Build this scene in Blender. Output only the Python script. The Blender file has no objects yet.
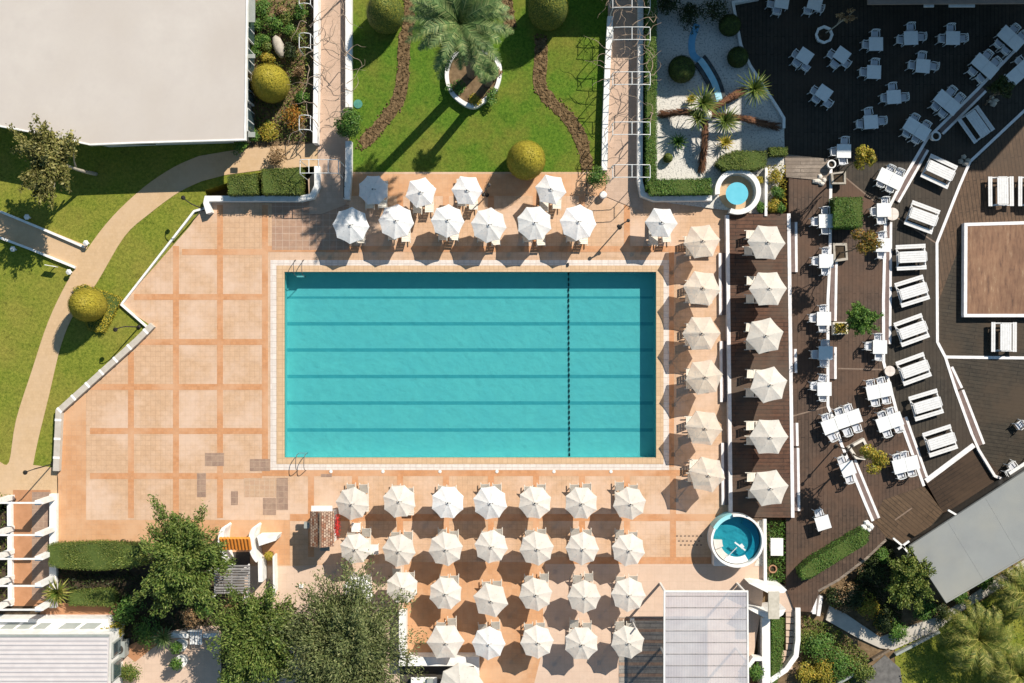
import bpy, bmesh, math, random
import numpy as np
from mathutils import Vector, Matrix, geometry
random.seed(5)
rng = np.random.default_rng(11)
SC = bpy.context.scene
COL = SC.collection
R = math.radians
# ------------------------------------------------------------------ camera, sky, sun, exposure
CAM_H = 75.0
PXM = 15.0                                   # photo pixels per metre at ground level
cd = bpy.data.cameras.new('camera'); cam = bpy.data.objects.new('camera', cd); COL.objects.link(cam)
cam.location = (0, 0, CAM_H); cam.rotation_euler = (0, 0, 0)
cd.sensor_width = 36.0; cd.lens = 36.0 * PXM * CAM_H / 1024.0
cd.clip_start = 0.5; cd.clip_end = 3000
SC.camera = cam
SUN_EL, SUN_AZ = 42.0, 41.5                  # azimuth from +Y towards +X
wd = bpy.data.worlds.new('World'); SC.world = wd; wd.use_nodes = True
nt = wd.node_tree; bgn = nt.nodes['Background']
sky = nt.nodes.new('ShaderNodeTexSky'); sky.sky_type = 'NISHITA'; sky.sun_disc = False
sky.sun_elevation = R(SUN_EL); sky.sun_rotation = R(SUN_AZ); sky.ozone_density = 1.2; sky.air_density = 1.0; sky.dust_density = 0.3
tnt = nt.nodes.new('ShaderNodeMix'); tnt.data_type = 'RGBA'; tnt.blend_type = 'MULTIPLY'; tnt.inputs[0].default_value = 1.0
tnt.inputs[7].default_value = (0.88, 1.07, 1.02, 1)      # clear, slightly cyan Mediterranean sky
nt.links.new(sky.outputs[0], tnt.inputs[6]); nt.links.new(tnt.outputs[2], bgn.inputs[0]); bgn.inputs[1].default_value = 0.074
sd = bpy.data.lights.new('sun', 'SUN'); sd.energy = 4.6; sd.angle = R(0.5); sd.color = (1.0, 0.93, 0.82)
so = bpy.data.objects.new('sun', sd); COL.objects.link(so)
ldir = Vector((-math.sin(R(SUN_AZ)) * math.cos(R(SUN_EL)), -math.cos(R(SUN_AZ)) * math.cos(R(SUN_EL)), -math.sin(R(SUN_EL))))
so.rotation_euler = ldir.to_track_quat('-Z', 'Y').to_euler(); so.location = (20, 25, 60)
SC.view_settings.view_transform = 'Standard'; SC.view_settings.look = 'None'
SC.view_settings.exposure = 0.60; SC.view_settings.gamma = 1.0; SC.view_settings.use_curve_mapping = False
SC.cycles.max_bounces = 8; SC.cycles.transparent_max_bounces = 12
# ------------------------------------------------------------------ helpers
def P(px, py, z=0.0):
    k = (CAM_H - z) / CAM_H / PXM
    return ((px - 512.0) * k, (341.5 - py) * k)
def P3(px, py, z=0.0):
    x, y = P(px, py, z); return Vector((x, y, z))
def wloc(o):
    v = Vector((0, 0, 0))
    while o is not None: v += o.location; o = o.parent
    return v
class MB:
    def __init__(s): s.v = []; s.f = []; s.q = []
    def box(s, c, d, rz=0.0, rot=None):
        m = rot if rot is not None else Matrix.Rotation(rz, 3, 'Z')
        b = len(s.v); hx, hy, hz = d[0] / 2, d[1] / 2, d[2] / 2
        for x, y, z in ((-1,-1,-1),(1,-1,-1),(1,1,-1),(-1,1,-1),(-1,-1,1),(1,-1,1),(1,1,1),(-1,1,1)):
            s.v.append(tuple(Vector(c) + m @ Vector((x*hx, y*hy, z*hz))))
        for f in ((3,2,1,0),(4,5,6,7),(0,1,5,4),(1,2,6,5),(2,3,7,6),(3,0,4,7)): s.f.append([b+i for i in f])
        return s
    def bar(s, p, q, w, h):                   # rectangular bar from p to q
        p, q = Vector(p), Vector(q); d = q - p; L = d.length
        if L < 1e-6: return s
        rot = d.to_track_quat('X', 'Z').to_matrix()
        return s.box((p + q) / 2, (L, w, h), rot=rot)
    def tube(s, pts, rad, n=6, cap=True):
        pts = [Vector(p) for p in pts]
        if not hasattr(rad, '__len__'): rad = [rad] * len(pts)
        b = len(s.v); m = len(pts)
        for i, p in enumerate(pts):
            d = (pts[min(i+1, m-1)] - pts[max(i-1, 0)])
            d = d.normalized() if d.length > 1e-9 else Vector((0, 0, 1))
            a = Vector((0, 0, 1)) if abs(d.z) < 0.9 else Vector((1, 0, 0))
            u = d.cross(a).normalized(); w = d.cross(u)
            for k in range(n):
                t = 2 * math.pi * k / n
                s.v.append(tuple(p + (u * math.cos(t) + w * math.sin(t)) * rad[i]))
        for i in range(m - 1):
            for k in range(n):
                k2 = (k + 1) % n
                s.f.append([b+i*n+k, b+i*n+k2, b+(i+1)*n+k2, b+(i+1)*n+k])
        if cap:
            s.f.append([b + k for k in range(n)][::-1]); s.f.append([b + (m-1)*n + k for k in range(n)])
        return s
    def lathe(s, c, prof, n=24, sx=1.0, sy=1.0, cap=True):   # prof: list (r, z)
        b = len(s.v); m = len(prof)
        for r, z in prof:
            for k in range(n):
                t = 2 * math.pi * k / n
                s.v.append((c[0] + r*sx*math.cos(t), c[1] + r*sy*math.sin(t), c[2] + z))
        for i in range(m - 1):
            for k in range(n):
                k2 = (k + 1) % n
                s.f.append([b+i*n+k, b+i*n+k2, b+(i+1)*n+k2, b+(i+1)*n+k])
        if cap:
            if prof[0][0] > 1e-4: s.f.append([b + k for k in range(n)][::-1])
            if prof[-1][0] > 1e-4: s.f.append([b + (m-1)*n + k for k in range(n)])
        return s
    def prism(s, pts, z0, z1, holes=(), bottom=False):       # pts world xy
        loops = [list(pts)] + [list(h) for h in holes]
        flat = [p for l in loops for p in l]
        tri = geometry.tessellate_polygon([[Vector((p[0], p[1], 0)) for p in l] for l in loops])
        b = len(s.v); n = len(flat)
        s.v += [(p[0], p[1], z1) for p in flat]; s.v += [(p[0], p[1], z0) for p in flat]
        for t in tri:
            A, B, C_ = (Vector(flat[i]) for i in t)
            up = (B - A).cross(C_ - A) if False else (B.x-A.x)*(C_.y-A.y)-(B.y-A.y)*(C_.x-A.x)
            t = list(t) if up > 0 else list(t)[::-1]
            s.f.append([b + i for i in t])
            if bottom: s.f.append([b + n + i for i in t][::-1])
        o = 0
        for li, l in enumerate(loops):
            m = len(l)
            area = sum(l[i][0]*l[(i+1) % m][1] - l[(i+1) % m][0]*l[i][1] for i in range(m))
            ccw = (area > 0) == (li == 0)
            for i in range(m):
                j = (i + 1) % m
                f = [b+o+i, b+n+o+i, b+n+o+j, b+o+j]
                s.f.append(f if ccw else f[::-1])
            o += m
        return s
    def sheet(s, pts, z):
        b = len(s.v); s.v += [(p[0], p[1], z) for p in pts]
        tri = geometry.tessellate_polygon([[Vector((p[0], p[1], 0)) for p in pts]])
        for t in tri:
            A, B, C_ = (pts[i] for i in t)
            up = (B[0]-A[0])*(C_[1]-A[1])-(B[1]-A[1])*(C_[0]-A[0])
            t = list(t) if up > 0 else list(t)[::-1]
            s.f.append([b + i for i in t])
        return s
    def quads(s, arr): s.q.append(np.asarray(arr, dtype=np.float32).reshape(-1, 4, 3)); return s
    def build(s, name, mat, parent=None, origin=None, smooth=False):
        off = wloc(parent) if parent is not None else Vector(origin if origin is not None else (0, 0, 0))
        me = bpy.data.meshes.new(name)
        va = np.array(s.v, dtype=np.float32).reshape(-1, 3)
        nf = list(s.f)
        loops = [i for f in nf for i in f]; tot = [len(f) for f in nf]
        if s.q:
            q = np.concatenate(s.q); base = len(va)
            va = np.concatenate([va, q.reshape(-1, 3)])
            ql = np.arange(base, base + len(q)*4)
            loops = np.concatenate([np.array(loops, dtype=np.int64), ql]); tot = np.concatenate([np.array(tot, dtype=np.int64), np.full(len(q), 4)])
        loops = np.array(loops, dtype=np.int32); tot = np.array(tot, dtype=np.int32)
        va = va - np.array(off, dtype=np.float32)
        me.vertices.add(len(va)); me.vertices.foreach_set('co', va.ravel())
        me.loops.add(len(loops)); me.loops.foreach_set('vertex_index', loops)
        me.polygons.add(len(tot))
        st = np.concatenate([[0], np.cumsum(tot)[:-1]]).astype(np.int32)
        me.polygons.foreach_set('loop_start', st); me.polygons.foreach_set('loop_total', tot)
        me.polygons.foreach_set('use_smooth', np.full(len(tot), bool(smooth)))
        me.update(calc_edges=True); me.validate()
        if mat is not None: me.materials.append(mat)
        o = bpy.data.objects.new(name, me); COL.objects.link(o)
        if parent is not None: o.parent = parent
        else: o.location = off
        return o
def tag(o, label=None, cat=None, group=None, kind=None):
    if label: o['label'] = label
    if cat: o['category'] = cat
    if group: o['group'] = group
    if kind: o['kind'] = kind
    return o
def thing(name, label, cat, loc=(0, 0, 0), rz=0.0, group=None):
    o = bpy.data.objects.new(name, None); COL.objects.link(o)
    o.location = loc; o.rotation_euler = (0, 0, rz); o.empty_display_size = 0.3
    return tag(o, label, cat, group)
def dup(root, loc, rz, label, group=None):
    r = root.copy(); COL.objects.link(r); r.location = loc; r.rotation_euler = (0, 0, rz); r['label'] = label
    if group: r['group'] = group
    for ch in root.children:
        c = ch.copy(); COL.objects.link(c); c.parent = r
        for g in ch.children:
            d = g.copy(); COL.objects.link(d); d.parent = c
    return r
def struct(o, label=None): return tag(o, label, None, None, 'structure')
def pxs(pts, z=0.0): return [P(a, b, z) for a, b in pts]
def slab(name, pts, z0, z1, mat, holes=(), label=None):
    return struct(MB().prism(pxs(pts, z1), z0, z1, [pxs(h, z1) for h in holes]).build(name, mat), label)
def ribbon(pts, w):                          # polygon round a polyline (world xy), width w (may be a list)
    n = len(pts); Lh, Rh = [], []
    for i, p in enumerate(pts):
        a = Vector(pts[max(i-1, 0)]); b = Vector(pts[min(i+1, n-1)]); p = Vector(p)
        if 0 < i < n-1:
            d1 = (p - a).normalized(); d2 = (b - p).normalized(); t = (d1 + d2).normalized()
            nrm = Vector((-t.y, t.x)); sc = 1 / max(0.5, nrm.dot(Vector((-d1.y, d1.x))))
        else:
            t = (b - a).normalized(); nrm = Vector((-t.y, t.x)); sc = 1
        ww = w[i] if hasattr(w, '__len__') else w
        Lh.append(tuple(p + nrm * ww/2 * sc)); Rh.append(tuple(p - nrm * ww/2 * sc))
    return Lh + Rh[::-1]
def spline(pts, n=8):                        # Catmull-Rom through points
    pts = [Vector(p) for p in pts]; out = []
    for i in range(len(pts) - 1):
        p0, p1, p2, p3 = pts[max(i-1, 0)], pts[i], pts[i+1], pts[min(i+2, len(pts)-1)]
        for k in range(n):
            t = k / n
            out.append(0.5*((2*p1) + (p2-p0)*t + (2*p0-5*p1+4*p2-p3)*t*t + (3*p1-p0-3*p2+p3)*t**3))
    out.append(pts[-1]); return [tuple(p) for p in out]
def wall(name, pts, wpx, z0, z1, mat, label, cat='wall', group=None):
    poly = ribbon(pxs(pts, z1), wpx / PXM)
    o = MB().prism(poly, z0, z1, bottom=True).build(name, mat, origin=(*poly[0], z0))
    return tag(o, label, cat, group)
# ------------------------------------------------------------------ materials
def newmat(name):
    m = bpy.data.materials.new(name); m.use_nodes = True
    return m, m.node_tree.nodes, m.node_tree.links, m.node_tree.nodes['Principled BSDF']
def noise(n, l, scale, detail=4, rough=0.6, vec=None, kind='Object'):
    t = n.new('ShaderNodeTexNoise'); t.inputs['Scale'].default_value = scale
    t.inputs['Detail'].default_value = detail; t.inputs['Roughness'].default_value = rough
    if vec is None:
        c = n.new('ShaderNodeTexCoord'); vec = c.outputs[kind]
    l.new(vec, t.inputs['Vector']); return t
def ramp(n, l, fac, stops):
    r = n.new('ShaderNodeValToRGB'); e = r.color_ramp.elements
    while len(e) < len(stops): e.new(0.5)
    for i, (p, c) in enumerate(stops): e[i].position = p; e[i].color = (*c, 1)
    l.new(fac, r.inputs[0]); return r
def mixc(n, l, a, b, fac, mode='MIX'):
    m = n.new('ShaderNodeMix'); m.data_type = 'RGBA'; m.blend_type = mode
    for sock, val in ((m.inputs[6], a), (m.inputs[7], b)):
        if isinstance(val, tuple): sock.default_value = (*val, 1)
        else: l.new(val, sock)
    if isinstance(fac, (int, float)): m.inputs[0].default_value = fac
    else: l.new(fac, m.inputs[0])
    return m.outputs[2]
def bump(n, l, bsdf, h, strength=0.3, dist=0.02):
    b = n.new('ShaderNodeBump'); b.inputs['Strength'].default_value = strength; b.inputs['Distance'].default_value = dist
    l.new(h, b.inputs['Height']); l.new(b.outputs[0], bsdf.inputs['Normal'])
def M(name, c1, c2, scale=2.0, rough=0.8, bmp=0.0, bscale=None, spec=0.3, lo=0.3, hi=0.7, c3=None, scale3=0.3, f3=0.5, metal=0.0):
    m, n, l, b = newmat(name)
    t = noise(n, l, scale); r = ramp(n, l, t.outputs[0], [(lo, c1), (hi, c2)]); col = r.outputs[0]
    if c3:
        t3 = noise(n, l, scale3, 3); r3 = ramp(n, l, t3.outputs[0], [(0.42, (0, 0, 0)), (0.66, (f3,)*3)])
        col = mixc(n, l, col, c3, r3.outputs[0])
    l.new(col, b.inputs['Base Color']); b.inputs['Roughness'].default_value = rough
    b.inputs['Specular IOR Level'].default_value = spec; b.inputs['Metallic'].default_value = metal
    if bmp: bump(n, l, b, noise(n, l, bscale or scale * 4).outputs[0], bmp)
    return m
def tilemat(name, c1, c2, grout, size=0.33, mortar=0.012, rot=0.0, row=None, offset=0.0, stain=None, stainscale=0.25, stainf=0.5, rough=0.6, bmp=0.25, spec=0.3, nz=0.35, stops=(0.45, 0.62)):
    m, n, l, b = newmat(name)
    c = n.new('ShaderNodeTexCoord'); mp = n.new('ShaderNodeMapping'); mp.inputs['Rotation'].default_value = (0, 0, rot)
    l.new(c.outputs['Object'], mp.inputs[0])
    t = n.new('ShaderNodeTexBrick'); t.offset = offset; t.squash = 1.0
    t.inputs['Scale'].default_value = 1.0; t.inputs['Brick Width'].default_value = size; t.inputs['Row Height'].default_value = row or size
    t.inputs['Mortar Size'].default_value = mortar; t.inputs['Mortar Smooth'].default_value = 0.3; t.inputs['Bias'].default_value = 0.0
    t.inputs['Color1'].default_value = (*c1, 1); t.inputs['Color2'].default_value = (*c2, 1); t.inputs['Mortar'].default_value = (*grout, 1)
    l.new(mp.outputs[0], t.inputs[0])
    nz1 = noise(n, l, 2.6, 9, 0.85); rr = ramp(n, l, nz1.outputs[0], [(0.3, (1-nz,)*3), (0.72, (1+nz*0.5,)*3)])
    col = mixc(n, l, t.outputs[0], rr.outputs[0], 1.0, 'MULTIPLY')
    if stain:
        ns = noise(n, l, stainscale, 6, 0.65); rs = ramp(n, l, ns.outputs[0], [(stops[0], (0, 0, 0)), (stops[1], (stainf,)*3)])
        col = mixc(n, l, col, stain, rs.outputs[0])
    l.new(col, b.inputs['Base Color']); b.inputs['Roughness'].default_value = rough; b.inputs['Specular IOR Level'].default_value = spec
    bump(n, l, b, t.outputs[1], -bmp, 0.01)
    return m
def leafmat(name, c1, c2, c3=None, trans=0.18, rough=0.55):
    m, n, l, b = newmat(name)
    g = n.new('ShaderNodeNewGeometry'); st = [(0.0, c1), (0.6, c2)] + ([(1.0, c3)] if c3 else [])
    r = ramp(n, l, g.outputs['Random Per Island'], st)
    t = noise(n, l, 0.9, 3); rr = ramp(n, l, t.outputs[0], [(0.3, (0.7,)*3), (0.7, (1.25,)*3)])
    col = mixc(n, l, r.outputs[0], rr.outputs[0], 1.0, 'MULTIPLY')
    l.new(col, b.inputs['Base Color']); b.inputs['Roughness'].default_value = rough; b.inputs['Specular IOR Level'].default_value = 0.25
    tr = n.new('ShaderNodeBsdfTranslucent'); l.new(col, tr.inputs[0])
    mx = n.new('ShaderNodeMixShader'); mx.inputs[0].default_value = trans
    l.new(b.outputs[0], mx.inputs[1]); l.new(tr.outputs[0], mx.inputs[2]); l.new(mx.outputs[0], n['Material Output'].inputs[0])
    return m
def fabricmat(name, c1, c2, trans, weave=.04):
    m, n, l, b = newmat(name)
    oi = n.new('ShaderNodeObjectInfo'); r = ramp(n, l, oi.outputs['Random'], [(0, c1), (1, c2)])
    t = noise(n, l, 3.0, 5); rr = ramp(n, l, t.outputs[0], [(0.3, (0.9,)*3), (0.65, (1.03,)*3)])
    col = mixc(n, l, r.outputs[0], rr.outputs[0], 1.0, 'MULTIPLY')
    l.new(col, b.inputs['Base Color']); b.inputs['Roughness'].default_value = 0.85; b.inputs['Specular IOR Level'].default_value = 0.15
    bump(n, l, b, noise(n, l, 2.2, 3).outputs[0], 0.5, 0.08)
    tr = n.new('ShaderNodeBsdfTranslucent'); l.new(mixc(n, l, col, (1.0, .66, .42), 1.0, 'MULTIPLY'), tr.inputs[0])
    mx = n.new('ShaderNodeMixShader'); mx.inputs[0].default_value = trans
    l.new(b.outputs[0], mx.inputs[1]); l.new(tr.outputs[0], mx.inputs[2])
    op = n.new('ShaderNodeBsdfTransparent'); op.inputs[0].default_value = (1.0, .74, .50, 1)   # open weave lets some sun straight through
    m2 = n.new('ShaderNodeMixShader'); m2.inputs[0].default_value = weave
    l.new(mx.outputs[0], m2.inputs[1]); l.new(op.outputs[0], m2.inputs[2]); l.new(m2.outputs[0], n['Material Output'].inputs[0])
    return m
def watermat(name, tint, bscale=1.5, bstr=0.12):
    m, n, l, b = newmat(name)
    n.remove(b)
    tr = n.new('ShaderNodeBsdfTransparent'); tr.inputs[0].default_value = (*tint, 1)
    gl = n.new('ShaderNodeBsdfGlossy'); gl.inputs['Roughness'].default_value = 0.065
    fr = n.new('ShaderNodeFresnel'); fr.inputs[0].default_value = 1.33
    bp = n.new('ShaderNodeBump'); bp.inputs['Strength'].default_value = bstr; bp.inputs['Distance'].default_value = 0.065
    l.new(noise(n, l, bscale, 3).outputs[0], bp.inputs['Height']); l.new(bp.outputs[0], gl.inputs['Normal']); l.new(bp.outputs[0], fr.inputs['Normal'])
    mx = n.new('ShaderNodeMixShader'); l.new(fr.outputs[0], mx.inputs[0]); l.new(tr.outputs[0], mx.inputs[1]); l.new(gl.outputs[0], mx.inputs[2])
    l.new(mx.outputs[0], n['Material Output'].inputs[0]); return m
def grassmat(name, c1, c2, dry, f):
    m, n, l, b = newmat(name)
    t = noise(n, l, 5.5, 9, .85); r = ramp(n, l, t.outputs[0], [(.36, c1), (.62, c2)])
    t3 = noise(n, l, .28, 4); r3 = ramp(n, l, t3.outputs[0], [(.42, (0,)*3), (.66, (f,)*3)])
    d = ramp(n, l, t.outputs[0], [(.34, tuple(x*.45 for x in dry)), (.62, dry)])
    col = mixc(n, l, r.outputs[0], d.outputs[0], r3.outputs[0])
    t4 = noise(n, l, 1.3, 5, .8); sp = ramp(n, l, t4.outputs[0], [(.30, (.55,)*3), (.42, (1,)*3)])
    col = mixc(n, l, col, sp.outputs[0], 1.0, 'MULTIPLY')
    l.new(col, b.inputs['Base Color']); b.inputs['Roughness'].default_value = .95; b.inputs['Specular IOR Level'].default_value = .1
    bump(n, l, b, noise(n, l, 14, 4, .8).outputs[0], .9, .04)
    return m
m_white = M('white_paint', (.62,.60,.57), (.80,.78,.75), 2.5, .6, .1, 9)
m_edge = M('edge_paint', (.60,.57,.56), (.80,.77,.76), 3.0, .6, .1, 9)
m_plastic = M('white_plastic', (.64,.64,.63), (.72,.72,.71), 4.0, .35)
m_seat = M('seat_plastic', (.47,.48,.52), (.53,.54,.58), 4.0, .4)
m_capstone = M('capstone', (.40,.355,.30), (.48,.43,.37), 3, .85, .2, 14)
m_wplank = M('white_plank', (.56,.55,.54), (.68,.67,.66), 6.0, .55, .1, 30)
m_cream = M('cream_plastic', (.55,.50,.43), (.66,.61,.53), 4.0, .5)
m_steel = M('painted_steel', (.55,.55,.54), (.68,.68,.66), 5, .4)
m_black = M('black_iron', (.012,.011,.010), (.03,.027,.025), 8, .5)
m_dark = M('dark_metal', (.04,.035,.03), (.07,.06,.05), 8, .5)
m_patio = tilemat('beige_tiles', (.555,.36,.225), (.52,.33,.20), (.45,.285,.175), .33, .016, stain=(.61,.45,.35), stainscale=.22, stainf=.6, nz=.24, bmp=.1)
m_band = tilemat('orange_tiles', (.54,.265,.125), (.48,.225,.10), (.45,.23,.12), .2, .010, stain=(.54,.32,.19), stainscale=.3, stainf=.8, nz=.2, bmp=.1)
m_orange = tilemat('terracotta_tiles', (.53,.29,.15), (.49,.255,.125), (.45,.25,.14), .33, .015, stain=(.57,.36,.22), stainscale=.3, stainf=.6, nz=.15, bmp=.1)
m_pink = tilemat('pink_paving', (.58,.43,.33), (.55,.405,.31), (.50,.37,.28), .5, .012, stain=(.52,.36,.26), stainscale=.25, stainf=.4, nz=.12, bmp=.08)
m_greytile = tilemat('worn_grey_tiles_and_shadow', (.36,.24,.17), (.29,.19,.14), (.40,.28,.2), .4, .02, nz=.35, bmp=.1)  # worn floor tiles; also colours the painted purlin shadow strips
m_tan = tilemat('tan_paving', (.53,.365,.215), (.50,.34,.195), (.47,.315,.18), .22, .008, offset=.5, stain=(.52,.37,.24), stainscale=.4, stainf=.5, nz=.15, bmp=.08)
m_walk = tilemat('walkway_tiles', (.50,.355,.265), (.455,.32,.235), (.41,.29,.21), .4, .012, stain=(.41,.28,.20), stainscale=.5, stainf=.5, nz=.2, bmp=.1)
m_coping = tilemat('pool_coping', (.58,.40,.245), (.53,.355,.21), (.45,.3,.18), .3, .02, nz=.15)
m_whitestone = tilemat('white_stone', (.68,.60,.54), (.62,.54,.48), (.50,.42,.36), .4, .02, nz=.2)
def woodmat(name, c1, c2, gap, rot, stain, sf=.7, sscale=.18, width=.25, nz=.6, stops=(.45,.62)):
    return tilemat(name, c1, c2, gap, 3.2, .022, rot, width, .37, stain, sscale, sf, .7, .3, .25, nz, stops)
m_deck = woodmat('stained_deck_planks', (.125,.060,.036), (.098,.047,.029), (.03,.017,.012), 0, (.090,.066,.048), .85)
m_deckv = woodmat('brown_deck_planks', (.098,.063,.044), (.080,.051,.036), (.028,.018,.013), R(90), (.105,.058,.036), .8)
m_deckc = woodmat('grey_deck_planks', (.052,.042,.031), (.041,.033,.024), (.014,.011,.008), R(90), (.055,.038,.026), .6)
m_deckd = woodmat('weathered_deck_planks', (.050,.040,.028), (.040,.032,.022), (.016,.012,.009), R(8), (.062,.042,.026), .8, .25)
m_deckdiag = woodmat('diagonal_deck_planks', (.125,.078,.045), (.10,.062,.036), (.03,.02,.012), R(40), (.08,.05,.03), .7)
def stagemat(name):
    m, n, l, b = newmat(name)
    c = n.new('ShaderNodeTexCoord'); mp = n.new('ShaderNodeMapping'); mp.inputs['Scale'].default_value = (5.0, .8, 1); l.new(c.outputs['Object'], mp.inputs[0])
    t = noise(n, l, 1.0, 8, .75, mp.outputs[0]); r = ramp(n, l, t.outputs[0], [(.30, (.075,.036,.020)), (.47, (.19,.095,.05)), (.60, (.225,.125,.068)), (.74, (.42,.31,.20))])
    w = noise(n, l, .45, 4, .7); rw = ramp(n, l, w.outputs[0], [(.35, (.75,.7,.68)), (.65, (1.15,1.15,1.15))])
    l.new(mixc(n, l, r.outputs[0], rw.outputs[0], 1.0, 'MULTIPLY'), b.inputs['Base Color']); b.inputs['Roughness'].default_value = .75
    bump(n, l, b, t.outputs[0], .3, .02); return m
m_stage = stagemat('worn_stage_planks')
m_palewood = woodmat('pale_boards', (.30,.24,.19), (.22,.175,.14), (.10,.08,.06), 0, (.17,.13,.10), .6, .8)
m_greywood = woodmat('silver_grey_boards', (.36,.34,.33), (.26,.245,.24), (.07,.06,.06), 0, (.17,.16,.15), .6, .6)
m_grass = grassmat('lawn_grass', (.058,.095,.009), (.235,.25,.036), (.31,.26,.055), .6)
m_grassg = grassmat('watered_lawn_grass', (.024,.074,.006), (.125,.205,.022), (.22,.205,.038), .75)
m_soil = M('garden_soil', (.10,.065,.035), (.22,.15,.085), 3.0, .95, .7, 12, .1)
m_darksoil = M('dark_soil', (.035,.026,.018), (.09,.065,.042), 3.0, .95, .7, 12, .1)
m_mulch = M('turned_earth', (.045,.028,.012), (.22,.145,.075), 4.5, .95, .9, 9, .1, .35, .66)
m_ground = M('dry_ground', (.08,.075,.03), (.16,.13,.065), .5, .95, .4, 6, .1)
m_pebble = M('white_pebbles', (.20,.20,.19), (.58,.55,.50), 9.0, .8, .8, 12, .2, .30, .50)
m_rock = M('pale_rock', (.28,.25,.2), (.45,.4,.34), 3, .9, .5, 8)
m_roof = M('pale_roof_sheet', (.455,.405,.365), (.49,.44,.395), .9, .6, .05, 3, .2, .3, .7, (.42,.365,.32), .22, .55)
m_greyroof = M('grey_roof_sheet', (.215,.22,.215), (.245,.25,.24), .6, .55, .05, 3, .2, .3, .7, (.29,.28,.24), .2, .7)
m_corr = M('corrugated_roof', (.50,.46,.455), (.56,.52,.51), 1.5, .5)
m_stucco = M('cream_stucco', (.55,.5,.44), (.66,.61,.54), 2, .85, .2, 12)
m_terr = M('terracotta_render', (.34,.165,.08), (.42,.21,.11), 2, .85, .2, 9)
m_orangeroof = M('orange_tile_glaze', (.62,.20,.03), (.70,.27,.05), 5, .5, .1, 12)
m_glass = M('window_glass', (.03,.05,.06), (.05,.08,.09), 2, .1, spec=.6)
m_panel = M('grey_panel', (.25,.27,.25), (.32,.33,.31), 2, .4)
m_bark = M('bark', (.11,.08,.055), (.2,.15,.105), 8, .95, .8, 20)
m_palebark = M('pale_bark', (.25,.22,.18), (.4,.36,.3), 8, .95, .6, 20)
m_redbark = M('red_fibre', (.085,.038,.020), (.19,.090,.048), 9, .95, .9, 22)
m_twig = M('bare_vine', (.24,.17,.12), (.38,.29,.22), 6, .95)
m_terrapot = M('clay_pot', (.30,.15,.08), (.38,.2,.11), 5, .8)
m_pooltile = tilemat('pool_tiles', (.42,.66,.63), (.39,.63,.61), (.43,.67,.64), .5, .006, nz=.10, bmp=.03, stain=(.36,.60,.60), stainscale=.5, stainf=.6)
m_line = M('dark_blue_tiles', (.15,.40,.43), (.18,.44,.47), 4, .4)
m_blue = M('blue_paint', (.10,.42,.52), (.13,.47,.57), 2, .4)
m_tealtub = M('teal_tub_paint', (.26,.56,.60), (.33,.63,.66), 1.2, .4)
m_water = watermat('pool_water', (.47,.865,.90), 1.6, .05)
m_stream = watermat('stream_water', (.45,.78,.90), 4, .3)
m_fab_w = fabricmat('white_canvas', (.72,.72,.70), (.82,.82,.81), .18, .06)
m_fab_c = fabricmat('cream_canvas', (.66,.62,.555), (.73,.69,.625), .20, .06)
m_fab_b = fabricmat('beige_canvas', (.62,.55,.455), (.74,.68,.59), .22, .17)
m_red = M('red_flowers', (.35,.01,.01), (.6,.04,.03), 9, .7)
l_hedge = leafmat('hedge_leaves', (.055,.095,.014), (.125,.165,.030), (.22,.22,.05))
l_dome = leafmat('dome_leaves', (.26,.215,.018), (.36,.29,.028), (.44,.33,.04), .06)
l_domeg = leafmat('green_dome_leaves', (.12,.13,.016), (.19,.185,.026), (.26,.23,.04), .06)
l_green = leafmat('green_leaves', (.038,.105,.016), (.085,.175,.026), (.16,.23,.045))
l_tree = leafmat('tree_leaves', (.060,.105,.018), (.125,.175,.034), (.23,.255,.065))
l_olive = leafmat('olive_leaves', (.075,.10,.032), (.150,.175,.060), (.27,.27,.115))
l_yellow = leafmat('yellow_leaves', (.17,.18,.02), (.32,.26,.03), (.45,.29,.04))
l_orange = leafmat('orange_leaves', (.26,.09,.012), (.38,.17,.02), (.20,.16,.03))
l_palm = leafmat('palm_leaflets', (.060,.115,.036), (.13,.20,.062), (.28,.31,.12), .2)
l_palmy = leafmat('yellow_palm_leaflets', (.075,.12,.018), (.19,.20,.035), (.38,.33,.09), .2)
l_dry = leafmat('dry_leaves', (.16,.085,.035), (.29,.18,.085), (.37,.26,.14), .15)
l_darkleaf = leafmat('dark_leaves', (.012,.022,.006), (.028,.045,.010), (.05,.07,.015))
# ------------------------------------------------------------------ foliage generators
def leaf_quads(c, nrm, size, asp=0.55):
    N = len(c); r = rng.normal(size=(N, 3)); nrm = nrm / (np.linalg.norm(nrm, axis=1, keepdims=True) + 1e-9)
    t = np.cross(nrm, r); t /= (np.linalg.norm(t, axis=1, keepdims=True) + 1e-9); b = np.cross(nrm, t)
    s = (size * rng.uniform(0.6, 1.25, N))[:, None] * 0.5
    return np.stack([c - t*s, c - b*s*asp, c + t*s, c + b*s*asp], axis=1)
def shell_pts(c, r, N, inner=0.8, zmin=-1.0, jit=0.7):
    d = rng.normal(size=(int(N*2.2)+20, 3)); d /= np.linalg.norm(d, axis=1, keepdims=True)
    d = d[d[:, 2] >= zmin][:N]; k = len(d)
    rad = rng.uniform(inner, 1.0, k)[:, None]
    p = np.array(c) + d * rad * np.array(r)
    nn = d / np.array(r) * np.mean(r) + rng.normal(size=(k, 3)) * jit * 0.5
    return p, nn
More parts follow.
